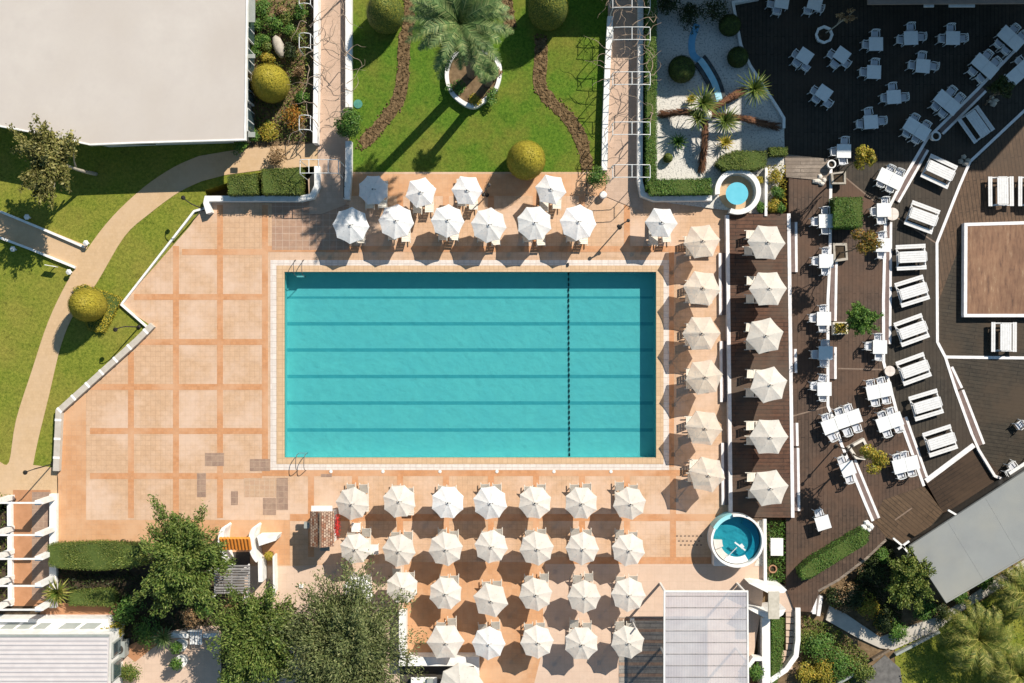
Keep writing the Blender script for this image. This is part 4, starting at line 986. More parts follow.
prow([(354,503.5,8,16.5,C,co),(399.5,503.5,8,16.5,C,co),(446,504,8,16.5,W,wo),(490.5,502.5,8,17,W,wo),(535.5,503.5,8,16.5,C,co),(582,502.5,8,16.5,C,co),(628,502.5,8,16.5,C,co)], 'in the row nearest the lower pool edge', 'v', off=(0,.06))
prow([(355,548.5,8,15.5,C,co),(399.5,549.5,8,16.5,C,co),(446,549.5,8,17,C,co),(491.5,548,8,16.5,C,co),(536,548.5,8,17,C,co),(582.5,548.5,8,16.5,C,co),(628.5,549.5,8,16.5,C,co)], 'in the second row below the pool', 'v', off=(0,.06))
prow([(357,592,8,15.5,W,'half hidden white'),(401,589,8,16,C,co),(446.5,594.5,8,16.5,C,co),(491,601,6,17.5,C,ch_),(536,596.5,8,16.5,C,co),(583,597,8,16.5,C,co),(629.5,595.5,8,17,C,co)], 'in the third row below the pool', 'v', off=(0,.10))
prow([(445,641,6,18.5,C,ch_),(489,644,8,16.5,W,wo),(535.5,643.5,8,16.5,C,co),(582.5,643,8,17,C,co),(628.5,643,8,16.5,C,co)], 'in the lowest row below the pool', 'v', off=(0,.10))
parasol(460, 686, 8, 22/PXM, C, 'beige parasol inside the walled bar at the lower edge', 0)
# ------------------------------------------------------------------ plastic tables and chairs
ch_proto = []; tb_proto = {}
def chair(x, y, z, rz, label):
    if not ch_proto:
        t = thing('chair', label, 'chair')
        MB().box((0, .02, .43), (.46, .46, .03)).build('seat', m_seat, t)
        bk = MB()
        arc = [(math.sin(a)*.27, -.20 - .06*math.cos(a)) for a in np.linspace(-1.15, 1.15, 9)]
        for z0_, zz in ((.80, .07), (.56, .05)):
            for i in range(8):
                (xa, ya), (xb, yb) = arc[i], arc[i+1]; bk.bar((xa, ya, z0_), (xb, yb, z0_), .032, zz)
        for i in (0, 2, 4, 6, 8): bk.bar((arc[i][0], arc[i][1]+.02, .44), (arc[i][0], arc[i][1], .82), .05, .025)
        bk.build('backrest', m_plastic, t)
        for s in (-1, 1):
            MB().bar((s*.255, -.20, .64), (s*.275, .17, .64), .042, .03).bar((s*.275, .17, .64), (s*.27, .20, .42), .045, .03).build('armrest', m_plastic, t)
            for yy in (-.21, .21): MB().bar((s*.22, yy*.95, .43), (s*.26, yy*1.2, 0), .045, .045).build('leg', m_plastic, t)
        ch_proto.append(t); t.location = (x, y, z); t.rotation_euler = (0, 0, rz); t['group'] = 'white plastic chairs of the dining terraces'
    else: dup(ch_proto[0], (x, y, z), rz, label, 'white plastic chairs of the dining terraces')
def table(x, y, z, rz, L, Wd, label, kind):
    if kind not in tb_proto:
        t = thing('table', label, 'table')
        top = MB().box((0,0,.725), (L, Wd, .03))
        if L > 1.3: top = MB().box((-L/4-.004,0,.725), (L/2-.008, Wd, .03)).box((L/4+.004,0,.725), (L/2-.008, Wd, .03))
        top.build('tabletop', m_plastic, t)
        for sx in (-1, 1):
            for sy in (-1, 1): MB().tube([(sx*(L/2-.08), sy*(Wd/2-.08), .71), (sx*(L/2-.06), sy*(Wd/2-.06), 0)], [.035,.025], 8).build('leg', m_plastic, t)
        MB().box((0,0,.68), (L-.12, Wd-.12, .05)).build('apron', m_plastic, t)
        tb_proto[kind] = t; t.location = (x, y, z); t.rotation_euler = (0, 0, rz); t['group'] = 'white tables of the dining terraces'
    else: dup(tb_proto[kind], (x, y, z), rz, label, 'white tables of the dining terraces')
S, Lg = 'square', 'long'
TAB = [  # px, py, tilt (deg, image clockwise), kind, level, chairs (px,py,side), where
 (782,1.5,10,S,LB,[(777,10.5,'lower side'),(771.5,3.5,'left side')],'cut by the top edge, left of two'),
 (815,3,14,S,LB,[(808,10,'lower side'),(819.5,8,'right lower side')],'cut by the top edge above octagonal planter'),
 (805,56,35,S,LB,[(797,62.5,'lower left side'),(806,66.5,'lower side'),(796.5,54.5,'left side')],'turned askew, left below the octagonal planter'),
 (842,55,35,S,LB,[(835,64,'lower left side'),(832,54.5,'left side'),(846,63,'lower right side')],'turned askew, right below the octagonal planter'),
 (824,93,35,S,LB,[(816.5,98.5,'lower left side'),(828,103,'lower side'),(815,91,'left side')],'turned askew, lowest of the askew ones'),
 (876,44,0,S,LB,[(875.5,34,'top side'),(866.5,44.5,'left side')],'left in the topmost shaded row'),
 (911,38,-2,S,LB,[(911,27,'top side'),(901,39.5,'left side'),(921.5,36.5,'right side')],'middle in the topmost shaded row'),
 (953,38,0,S,LB,[(951,28,'top side'),(942.5,38.5,'left side'),(963,38,'right side')],'right in the topmost shaded row'),
 (874,72,2,S,LB,[(875,63,'top side'),(864,72,'left side')],'left in the second shaded row'),
 (923,66,4,S,LB,[(922,56,'top side'),(912.5,65,'left side'),(934,66,'right side')],'right in the second shaded row'),
 (894,97,-3,S,LB,[(892.5,87,'top side'),(885,98,'left side'),(904,97,'right side')],'alone in the third shaded row'),
 (871,122,-4,S,LB,[(868.5,112,'top side'),(860.5,124,'left side'),(882,120.5,'right side')],'alone in the fourth shaded row'),
 (844,151,0,S,LB,[(845,141,'top side'),(834.5,151.5,'left side'),(843,160.5,'bottom side')],'half sunlit beside the white ring pot'),
 (1011,38.5,41,Lg,LB,[(1014.5,29,'upper right side'),(1022,36,'right end'),(999,43.5,'lower left side'),(1006,50,'lower end')],'topmost on the slanted shaded edge'),
 (985,66,41,Lg,LB,[(987.5,55,'upper right side'),(996,62,'right end'),(973,71,'lower left side'),(981,78,'lower end')],'second on the slanted shaded edge'),
 (947.5,102.5,41,Lg,LB,[(951.5,91,'upper right side'),(959.5,98,'right end'),(936,106,'lower left side'),(943,113,'lower end')],'third on the slanted shaded edge'),
 (917,129,32,Lg,LB,[(914.5,118.5,'upper left side'),(926,125.5,'upper right side'),(907,133,'lower left side'),(916,139,'lower right side')],'fourth on the slanted shaded edge'),
 (1020,72,-42,Lg,LC,[(1020,61,'upper side'),(1006,79,'left end')],'half hidden by the dark leafed tree'),
 (890.7,179,24,Lg,LB,[(890.5,169.5,'upper left side'),(899.5,173,'upper right side'),(881,183,'lower left side'),(890,188,'lower right side')],'sunlit just below the shade line'),
 (884,210,0,S,LB,[(885.5,201,'top side'),(874.5,211.5,'left side'),(881,220,'bottom side')],'by the larger round tan disc'),
 (883,245,0,S,LB,[(882.5,235.5,'top side'),(881.5,254.5,'bottom side')],'right of the orange green small tree'),
 (826,221,0,S,LA,[(825.5,211,'top side'),(815.5,221.5,'left side'),(825.5,230,'bottom side')],'left of the square hedge block'),
 (826.3,261,0,S,LA,[(826,251.5,'top side'),(816,261,'left side'),(825.5,271,'bottom side')],'below left of the square hedge block'),
 (824,318.7,0,S,LA,[(823.5,309,'top side'),(813.5,318,'left side'),(822.8,328,'bottom side')],'left of the flower planter'),
 (825.7,353,0,S,LA,[(825,344,'top side'),(815.5,354.5,'left side'),(824,363,'bottom side')],'shaded by the round terrace tree'),
 (824.5,389,0,S,LA,[(823,378.5,'top side'),(814.5,386,'left side'),(823,397,'bottom side')],'lowest on the straight inner edge'),
 (880,347,0,S,LB,[(878.5,337.5,'top side'),(869,346,'left side'),(879,356.5,'bottom side')],'below right of the round terrace tree'),
 (879.6,391,-12,Lg,LB,[(870.5,384,'upper left side'),(881,381.5,'upper right side'),(875,402,'lower left side'),(886,399.5,'lower right side')],'below the small round tan stool'),
 (848.5,419,-18,Lg,LB,[(839,412,'upper left side'),(848,408.5,'upper right side'),(847.5,432,'lower left side'),(857,428,'lower right side')],'against a small table, mid terrace'),
 (829.5,426.5,-20,S,LA,[(826,418,'top side'),(833,437,'bottom side')],'at the bend of the inner edge'),
 (889.8,422,-20,Lg,LB,[(882,415.5,'upper left side'),(891,411.5,'upper right side'),(887,433,'lower left side'),(898.5,428,'lower right side')],'above right of the yellow small tree'),
 (906,464.7,-14,Lg,LB,[(897,458,'upper left side'),(904.5,455.5,'upper right side'),(901,474.5,'lower left side'),(911.5,472,'lower right side')],'below right of the yellow small tree'),
 (848,469,-20,S,LA,[(842,460.5,'top side'),(849.5,479,'bottom side')],'left of the yellow small tree'),
 (823,523,-17,S,LA,[(819,513.5,'top side')],'lowest and alone on the dining deck'),
 (1023,471,-33,Lg,LD,[(1013,466,'upper left side'),(1010,473,'left end')],'at right edge beside the grey roof'),
]
for px, py, tilt, kd, lv, chs, where in TAB:
    x, y = P(px, py, lv+.73); L, Wd = (1.72, .92) if kd == Lg else (.93, .90)
    rz = -R(tilt)
    table(x, y, lv, rz + rng.normal()*.015, L, Wd, f'white {kd} table {where}', kd)
    for cx, cy, side in chs:
        X, Y = P(cx, cy, lv+.6)
        # face the nearest table side
        dx, dy = x - X, y - Y; u = Vector((math.cos(rz), math.sin(rz))); v = Vector((-u.y, u.x)); d = Vector((dx, dy))
        a, b = d.dot(u), d.dot(v)
        ax = u*math.copysign(1, a) if abs(a)/L > abs(b)/Wd else v*math.copysign(1, b)
        X -= ax.x*.02; Y -= ax.y*.02
        chair(X, Y, lv, math.atan2(ax.y, ax.x) - math.pi/2 + rng.normal()*.06, f'chair at {side} of {kd} table {where}')
x, y = P(1021,425, LD+.6); chair(x, y, LD, 2.2, 'single white chair at the right edge above the grey roof')
# ------------------------------------------------------------------ picnic tables
def make_picnic(label):
    t = thing('picnic_table', label, 'picnic table'); L = 1.98
    tp = MB()
    for k in range(5): tp.box((0, -.30 + k*.15, .74), (L-.22, .14, .04))
    tp.build('tabletop', m_wplank, t)
    for s in (-1, 1):
        MB().box((0, s*.64, .44), (L, .13, .04)).box((0, s*.785, .44), (L, .13, .04)).build('bench', m_wplank, t)
    for s in (-1, 1):
        x = s*.93; MB().bar((x, -.80, .40), (x, .80, .40), .07, .09).bar((x, -.30, .71), (x, .30, .71), .05, .08).bar((x-s*.05, -.28, .70), (x-s*.05, -.62, 0), .05, .09).bar((x-s*.05, .28, .70), (x-s*.05, .62, 0), .05, .09).build('trestle', m_wplank, t)
    return t
pic = None
for px, py, tilt, lv, lb in ((940,171,25,LC,'upright on the terrace just below the shade line'),(977,124,55,LC,'in full shade on the upper terrace'),(923,217,20,LC,'second in the sunlit column beside the stage'),(912,257,-3,LC,'with level benches, third in the sunlit column'),(913,291,-18,LC,'level with the middle of the stage'),
    (912.5,330,-19,LC,'level with the lower picnic bench of the stage deck'),(914.5,369,-18,LC,'third from the bottom in the sunlit column'),(927,405,-17,LC,'second from the bottom in the sunlit column'),(941,441,-18,LC,'lowest in the sunlit column'),
    (1002,191,90,LD,'turned upright on the deck above the stage'),(1005,337,90,LD,'turned upright on the deck below the stage'),(1032,191,90,LD,'cut by the right edge above the stage')):
    x, y = P(px, py, lv+.6)
    label = f'white plank picnic table {lb}'
    if pic is None: pic = make_picnic(label); pic['group'] = 'white picnic tables'; pic.location = (x, y, lv); pic.rotation_euler = (0, 0, -R(tilt))
    else: dup(pic, (x, y, lv), -R(tilt) + rng.normal()*.02, label, 'white picnic tables')
# ------------------------------------------------------------------ round fountain, raised tub, kiosk, gateway
t = thing('fountain', 'round white rimmed fountain with a blue disc at its centre', 'fountain', (*P(735,195), 0))
c = P3(735.5,193,0)
def ringmb(cx, cy, r1, r0, z0, z1, n=48, a0=0, a1=2*math.pi):
    mb = MB(); A = np.linspace(a0, a1, n+1)
    if abs(a1-a0-2*math.pi) < 1e-6:
        out = [(cx+r1*math.cos(a), cy+r1*math.sin(a)) for a in A[:-1]]; inn = [(cx+r0*math.cos(a), cy+r0*math.sin(a)) for a in A[:-1]]
        return mb.prism(out, z0, z1, [inn])
    out = [(cx+r1*math.cos(a), cy+r1*math.sin(a)) for a in A]; inn = [(cx+r0*math.cos(a), cy+r0*math.sin(a)) for a in A]
    return mb.prism(out + inn[::-1], z0, z1, bottom=True)
ringmb(c.x, c.y, 1.52, 1.20, -.1, .85, 44, R(-112), R(188)).build('rim', m_white, t)
MB().lathe((c.x, c.y, .0), [(1.13,0),(1.13,.12)], 40).build('floor', m_tan, t)
q = P3(737,193.5,1.0)
MB().lathe((q.x, q.y, .12), [(.30,0),(.16,.2),(.16,.62),(.70,.80),(.74,.88),(.001,.88)], 36).build('bowl', m_blue, t, smooth=False)
# raised tub
t = thing('raised_pool_tub', 'raised round white tub filled with teal water and a bench inside', 'tub', (*P(737,540), 0))
c = P3(737.5,541,1.45); c0 = P3(734.5,537,0)
ringmb(c.x, c.y, 1.74, 1.60, 0, 1.45, 56, R(-208), R(100)).build('wall', m_white, t)
ringmb(c.x, c.y, 1.76, 1.50, 0, 1.25, 16, R(100.5), R(151.5)).build('inlet_step', m_tealtub, t)
MB().lathe((c.x, c.y, .0), [(1.55,0),(1.55,.65)], 48).build('floor', m_tealtub, t)
ringmb(c.x, c.y, 1.535, 1.08, .6, .95, 30, R(-110), R(70)).build('bench', m_blue, t)
mb = MB()
for k, (a0, a1) in enumerate(((178,202),(204,236))):
    mb2 = ringmb(c.x, c.y, 1.535, .98+.12*k, .7, 1.35-.1*k, 10, R(a0), R(a1)); b = len(mb.v); mb.v += mb2.v; mb.f += [[b+i for i in f] for f in mb2.f]
mb.build('seat_platform', m_stucco, t)
ringmb(c.x, c.y, 1.535, 1.1, .6, 1.15, 16, R(238), R(300)).build('white_step', m_white, t)
MB().lathe((c.x, c.y, 1.12), [(1.53,0),(1.53,.003)], 48).build('water', watermat('tub_water', (.55,.86,.90)), t)
q = P3(740,546,1.2); MB().bar((q.x-.35, q.y+.25, 1.2), (q.x+.35, q.y-.28, 1.2), .10, .06).bar((q.x+.02, q.y+.1, 1.2), (q.x+.2, q.y-.12, 1.2), .24, .05).bar((q.x-.7, q.y-.55, 1.3), (q.x-.25, q.y-.05, 1.4), .05, .05).build('handrail', m_steel, t)
mb = MB(); g = pxs([(714,552),(727,566),(714,566)], .9); mb.prism(g, 0, .9); mb.build('side_step', m_white, t)
mb = MB(); g = pxs([(757,521),(764,519),(764,566),(754,566),(760,553),(762,540)], .03); struct(mb.prism(g, -.2, .03).build('gravel_strip', m_pebble))
# drain slots in front of the tub
mb = MB()
for k, y in enumerate((536,541,545)):
    for x in range(676 + k*2, 701, 4): mb.sheet(pxs(rect(x, y-.5, x+2, y+.5), .013), .013)
struct(mb.build('drain_slots', m_dark))
# tiled kiosk
t = thing('kiosk', 'small kiosk with a brown patterned tile roof beside the parasols', 'kiosk', (*P(322,530), 0))
h = 2.1; a = P(309,513,h+.35); b = P(333.5,547,h+.2); cx, cy = (a[0]+b[0])/2, (a[1]+b[1])/2; w, d = b[0]-a[0], a[1]-b[1]
MB().box((cx, cy, h/2), (w-.25, d-.25, h)).build('wall', m_white, t)
rf = MB(); i = len(rf.v)
rf.v += [(a[0],a[1]+.05,h),(cx-.05,a[1]+.05,h+.42),(b[0],a[1]+.05,h),(a[0],b[1],h),(cx-.05,b[1],h+.42),(b[0],b[1],h),(a[0],a[1]+.05,h-.06),(b[0],a[1]+.05,h-.06),(a[0],b[1],h-.06),(b[0],b[1],h-.06)]
rf.f += [[i+0,i+3,i+4,i+1],[i+1,i+4,i+5,i+2],[i+0,i+1,i+2,i+7,i+6],[i+3,i+8,i+9,i+5,i+4],[i+6,i+7,i+9,i+8],[i+0,i+6,i+8,i+3],[i+2,i+5,i+9,i+7]]
mt_ = tilemat('patterned_clay_tiles', (.27,.11,.055), (.55,.41,.30), (.10,.04,.025), .19, .02, R(90), .13, .5, nz=.5, bmp=.8)
rfo = rf.build('roof', mt_, t)
MB().bar((cx-.05, a[1]+.05, h+.44), (cx-.05, b[1], h+.44), .10, .05).build('ridge', m_bark, rfo)
MB().box((cx-.05, a[1]+.2, h-.25), (w-.2, .35, .12)).build('front_canopy', m_white, t)
q = P3(334,549,.9); 
MB().box((cx+.1, b[1]-.22, 1.5), (.6, .35, .1)).build('counter_shelf', m_panel, t)
MB().box((a[0]-.28, cy+.2, 1.6), (.35, .4, .3)).build('side_unit', m_panel, t)
mb = MB(); pp, nn = shell_pts(P3(337,526,1.9), (.28,.95,.4), 500, .3, -1, 1); mb.quads(leaf_quads(pp, nn, .10))
q = P3(337,526,0); mb.tube([(q.x,q.y,0),(q.x,q.y,1.7)], .05, 6)
tag(mb.build('flower_bush', m_red, origin=q), 'red flowering climber on the right side of the tiled kiosk', 'flowers')
def white_box(name, px, py, z, s, hh, label, cat, mat=None):
    q = P3(px, py, z + hh); t = thing(name, label, cat, (q.x, q.y, z))
    MB().box((q.x, q.y, z + hh - .02), (s, s, .04)).build('top', mat or m_white, t)
    for sx in (-1, 1):
        for sy in (-1, 1): MB().box((q.x+sx*(s/2-.05), q.y+sy*(s/2-.05), z + (hh-.04)/2), (.05, .05, hh-.04)).build('leg', mat or m_white, t)
white_box('side_table', 373.5, 549.5, 0, .66, .5, 'small white square table between first and second parasol of the second row', 'side table')
white_box('side_table', 356, 527.5, 0, .6, .5, 'small white square table between the first and second parasol row', 'side table')
t = thing('floor_hatch', 'tiny white square floor cover on the pink paving above the olive tree', 'cover', P3(301.5,586,0))
MB().box((*P(301.5,586), .03), (.28, .28, .06)).build('cover_plate', m_white, t); MB().box((*P(301.5,586), .065), (.14, .03, .012)).build('handle', m_steel, t)
# gateway with orange canopy and slatted pergola
t = thing('entrance_canopy', 'entrance with curved white walls, orange tile canopy and silver slatted roof', 'entrance', (*P(232,560), 0))
zc = 2.3
g = pxs([(219,538),(250,538),(249.5,550.5),(219,550.5)], zc)
cm = MB(); xw = (g[1][0]-g[0][0])
n = 9
for k in range(n):
    x = g[0][0] + xw*(k+.5)/n
    cm.tube([(x, g[0][1], zc), (x, g[2][1], zc-.5)], xw/n*.56, 8)
cm.build('orange_canopy', m_orangeroof, t)
for xa in (220.5, 251):
    pts = [(xa+4,527),(xa+1,533),(xa,545),(xa+3,556),(xa+6,562)]
    MB().prism(ribbon(spline(pxs(pts, 1.7), 4), [.12,.2,.26,.3,.32,.34,.36,.36,.36,.36,.36,.34,.3,.26,.22,.18,.14]), 0, 1.7, bottom=True).build('side_wall', m_white, t)
MB().prism(pxs([(257,536.5),(277.5,536),(276,540.5),(259,546)], 1.5), 0, 1.5, bottom=True).build('wing_wall', m_white, t)
MB().prism(ribbon(pxs([(260,560),(260.5,582)], 1.3), .28), 0, 1.3).build('back_wall', m_white, t)
sl = MB()
for k in range(11):
    y = 566 + k*2.7; a = P3(214.5, y, 2.2); b = P3(250, y + rng.uniform(-.2,.2), 2.2); sl.bar(a, b, .12, .03)
sl.build('roof_slats', m_greywood, t)
fr = MB()
for x in (215, 232, 249): fr.bar(P3(x,564,2.1), P3(x,596,2.1), .08, .12)
fr.build('roof_beam', m_white, t)
for x, y in ((216,565),(249,565),(216,594),(249,594)):
    q = P3(x, y, 0); MB().box((q.x*1.0, q.y, 1.02), (.12, .12, 2.04)).build('post', m_white, t)
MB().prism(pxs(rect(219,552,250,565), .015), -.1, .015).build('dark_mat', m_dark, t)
t = thing('planter_pot', 'yellow green ball shrub in a pot beside the orange canopy', 'potted plant', P3(270,555,0))
q = P3(270,555,.5); MB().lathe((q.x,q.y,0), [(.2,0),(.28,.5),(.24,.5),(.22,.45)], 16).build('pot', m_terrapot, t)
mb = MB(); pp, nn = shell_pts((q.x,q.y,.8), (.33,.33,.34), 500, .8); mb.quads(leaf_quads(pp, nn, .09)).build('foliage', l_dome, t)
wall('garden_wall', [(273.5,556),(274,592),(268,606)], 1.8, -.1, .9, m_white, 'thin white wall between the slatted roof and the pink paving')
# tan yard lower left
slab('yard', [(120,655),(165,632),(196,626),(220,626),(222,700),(100,700)], -.3, .02, m_pink)
flat('yard', rect(40,603,119,640), .01, m_terr)
MB_ = MB().prism(pxs([(120,650),(165,628),(163,640),(135,662)], .02), -.3, .024); struct(MB_.build('terracotta_strip', m_terr))
wall('garden_wall', [(171,635.5),(188,636)], 4.5, 0, .7, m_white, 'short white wall above the tan yard left of the garden seat')
wall('garden_wall', [(203,636),(216,635)], 4, 0, .7, m_white, 'short white wall above the tan yard right of the garden seat')
for i, (x, y, lb) in enumerate(((181,645,'upper white round pot with green plant on the tan yard'),(181,661,'lower white round pot with green plant on the tan yard'))):
    q = P3(x, y, .7); t = thing('potted_plant', lb, 'potted plant', (q.x, q.y, .02), 0, 'white pots on the tan yard')
    MB().lathe((q.x,q.y,.02), [(.30,0),(.42,.75),(.36,.75),(.34,.68)], 20).build('pot', m_white, t)
    mb = MB(); p_, nn = shell_pts((q.x-.18,q.y-.05,1.15), (.45,.45,.5), 500, .3, -.8, 1); mb.quads(leaf_quads(p_, nn, .17)).build('foliage', l_green, t)
t = thing('garden_bench', 'blue white slatted seat standing between two short white walls', 'bench', P3(196,637,0))
q = P3(196,637,.45); s_ = MB()
for k in range(5): s_.box((q.x-.34+k*.17, q.y, .45), (.13, 1.0, .03))
s_.build('seat', m_plastic, t)
bk = MB()
for k in range(5): bk.box((q.x-.34+k*.17, q.y+.52, .72), (.13, .04, .5))
bk.build('backrest', m_plastic, t)
for sx in (-.36,.36):
    for sy in (-.42,.42): MB().box((q.x+sx, q.y+sy, .22), (.05,.05,.43)).build('leg', m_plastic, t)
# ------------------------------------------------------------------ walled bar at the lower edge
t = thing('bar_enclosure', 'open walled bar with white parapet at the lower edge under the olive tree', 'bar', (*P(440,680), 0))
MB().prism(pxs([(408,657),(479,657),(479,760),(474,760),(474,666),(408,666)], 1.1), 0, 1.1, bottom=True).build('parapet', m_white, t)
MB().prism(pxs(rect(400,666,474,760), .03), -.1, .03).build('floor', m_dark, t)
a = P3(424,681,1.0); MB().box((a.x, a.y, 1.0), (1.7, .5, .06)).build('counter', m_white, t); MB().box((a.x+.4, a.y+.05, 1.12), (.4,.3,.18)).build('till', m_panel, t)
MB().box((a.x, a.y, .5), (1.5, .4, .96)).build('counter_base', m_dark, t)
# ------------------------------------------------------------------ lattice roof lower right
m_latt = M('pale_roof_sheets', (.56,.55,.57), (.65,.64,.66), 1.5, .5, .1, 8, .3, .3, .7, (.44,.42,.47), .35, .8)
_n, _l = m_latt.node_tree.nodes, m_latt.node_tree.links
_tr = _n.new('ShaderNodeBsdfTransparent'); _tr.inputs[0].default_value = (.8, .76, .72, 1); _mx = _n.new('ShaderNodeMixShader'); _mx.inputs[0].default_value = .34
_l.new(_n['Principled BSDF'].outputs[0], _mx.inputs[1]); _l.new(_tr.outputs[0], _mx.inputs[2]); _l.new(_mx.outputs[0], _n['Material Output'].inputs[0])
t = thing('lattice_roof', 'pale ribbed terrace roof standing on posts at the lower edge', 'roof', (*P(706,650), 0))
g = pxs([(664.5,591.5),(747.5,591.5),(748.5,760),(664,760)], 3.0)
MB().sheet(g, 3.0).build('roof_sheet', m_latt, t)
rb = MB()
for k in range(12):
    y = 596 + k*11.6; a, b = P3(666,y,3.02), P3(747,y,3.02)
    rb.bar(a, b, .035, .03)
rb.build('purlin', m_greywood, t)
mb = MB()
for k in range(52):
    x = 666 + k*1.6; mb.bar(P3(x,592.5,3.006), P3(x,760,3.006), .02, .012)
mb.build('rib', m_corr, t)
MB().prism(ribbon([g[3], g[0], g[1], g[2]], .10), 2.86, 3.04, bottom=True).build('edge_beam', m_white, t)
for x, y in ((666,593),(746,593),(667,660),(745,660)):
    q = P3(x, y, 2.9); MB().box((q.x, q.y, 1.45), (.12,.12,2.9)).build('post', m_steel, t)
slab('deck', [(619,617),(668,617),(668,760),(619,760)], -.3, .03, tilemat('dark_terrace_boards', (.36,.33,.29), (.31,.285,.25), (.16,.145,.13), .8, .02, 0, .28, .5, (.11,.10,.10), .4, .6))
mb = MB()
for k in range(7):
    y = 619 + k*11.2; mb.box((P(643,y)[0], P(643,y)[1], .035), (3.2, .2, .012))
struct(mb.build('purlin_shadow_strip', m_greytile))  # darker strips painted across the boards as shadow stripes of the roof purlins
t = thing('pole', 'slim pole left of the pale terrace roof beside the last parasol', 'pole', P3(632,620,0)); q = P3(632,620,0)
MB().tube([tuple(q), (q.x, q.y, 2.6)], .05, 8).build('shaft', m_steel, t); MB().box((q.x, q.y, .05), (.3,.3,.1)).build('base', m_steel, t)
# gate at the top of the outer stairs
t = thing('gateway', 'white gateway with two angled walls and a pale plank lintel', 'gate', (*P(775,603), 0))
for pts in ([(749,583.5),(754,583),(783,587),(787,590),(784,593),(769,593.5)], [(749,609.5),(753,609),(768,612.5),(786,609),(783,615),(777,618.5),(767,619)]):
    MB().prism(pxs(pts, 1.6), -1, 1.6, bottom=True).build('wall', m_white, t)
g = pxs([(768.5,592),(779.5,592),(779.5,619),(768.5,619)], 2.3)
lt = MB().prism(g, 2.15, 2.3, bottom=True).build('lintel', M('pale_lintel_board', (.40,.36,.29), (.52,.47,.39), 4), t)

slab('pavement', [(779,585),(800,590),(800,612),(779,612)], -1.5, -.02, m_pink)
mb = MB(); y = 611; k = 0
for k in range(9):
    a = (786 - max(0, k-5)*4, 797 - max(0, k-5)*1.5)
    mb.prism(pxs(rect(a[0], y, a[1], y+5.6), -.05-k*.04), -1.6, -.05-k*.04); y += 6.6
struct(mb.build('outer_stairs', m_pink))
shrub('shrub', 'green shrub in the white cornered bed right of the pale roof', 'shrub', 755, 672, 0, .7, .9, l_green, 900, .14, 7)
wall('planter_wall', [(748,668),(754,659),(762,659)], 4, 0, .6, m_white, 'white corner planter wall right of the pale terrace roof')
m_concrete = M('worn_concrete', (.38,.34,.29), (.50,.46,.40), 1.5, .9, .2, 10)
slab('walkway', rect(13,490,50.5,606), -.3, .012, m_terr)
slab('walkway', rect(32,492,50,600), -.3, .016, m_greytile)
# lower right paths and side steps
struct(MB().prism(pxs([(830,606),(846,614),(862,625),(856,637),(842,629),(826,620)], -.75), -1.6, -.75).build('path', m_concrete))
struct(MB().prism(pxs([(862,625),(880,637),(934,618),(955,606),(1024,560),(1060,540),(1060,552),(1024,574),(960,612),(938,630),(893,650),(880,648),(856,637)], -.85), -1.6, -.85).build('path', m_concrete))
mb = MB()
for k, x in enumerate((811.5, 815, 819.5)): mb.prism(ribbon(pxs([(x+k*1.0, 588+k*4),(x-1, 612+k*2)], -.1-k*.2), .22), -1.6, -.1-k*.2)
struct(mb.build('side_steps', m_edge))
struct(MB().prism(ribbon(pxs([(818,591),(838,580),(866,558.5),(886,539.5)], LA-.02), .16), -1.6, LA+.02).build('path_kerb', m_palewood))
wall('garden_wall', [(838,684),(866,668)], 2.4, -1, -.5, m_panel, 'blue grey low wall at the lower edge right of the green shrubs')
wall('garden_wall', [(896,655),(940,632)], 2.4, -1, -.6, m_panel, 'shaded low wall along the lower side of the garden path')
wall('garden_wall', [(873,660),(890,650)], 2.2, -1, -.6, m_bark, 'short brown wall at the corner of the dark lower yard')
slab('yard', [(838,690),(870,668),(885,655),(900,668),(905,700),(838,700)], -1.6, -.95, M('dark_concrete', (.09,.085,.08), (.16,.15,.14), 3, .9))
# strip right of the deck end
def hatch(px, py, sx, sy, z, hh, label, name='cover', cat='cover', mat=None):
    q = P3(px, py, z+hh); t = thing(name, label, cat, (q.x, q.y, z)); MB().box((q.x, q.y, z+hh/2-.02), (sx-.08, sy-.08, hh-.04)).build('box', mat or m_white, t)
    MB().box((q.x, q.y, z+hh-.02), (sx, sy, .04)).build('lid', mat or m_white, t)
hatch(777, 547, .82, 1.15, LA-.3, .5, 'white box lid on the green strip below the wooden deck', 'utility_box', 'box')
hatch(776, 606, .01+.3, .3, -.02, .12, 'small pale block under the plank lintel', 'floor_block', 'block', m_palewood)
# ------------------------------------------------------------------ pots, discs and planters on the terraces
def pot(name, px, py, z, r, hh, label, mat, n=20, soil=True):
    q = P3(px, py, z+hh); t = thing(name, label, 'pot', (q.x, q.y, z))
    MB().lathe((q.x,q.y,z), [(r*.75,0),(r,hh),(r*.72,hh),(r*.70,hh-.12)], n, cap=False).build('pot', mat, t)
    MB().lathe((q.x,q.y,z), [(r*.72,hh-.14),(.001,hh-.13)], n).build('soil', m_darksoil, t)
pot('ring_pot', 831.8, 164, LA, .29, .55, 'white ring pot at the end of the deck ramp', m_white)
pot('ring_pot', 936.3, 136, LB, .32, .55, 'shaded white ring pot between the two slanted terrace edges', m_white)
pot('octagonal_planter', 824.3, 34.5, LB, .62, .6, 'octagonal white planter with the leafless tree in the shade', m_white, 8)
pot('clay_pot', 773, 569, LA-.3, .28, .4, 'round clay pot on the green strip below the white box lid', m_terrapot)
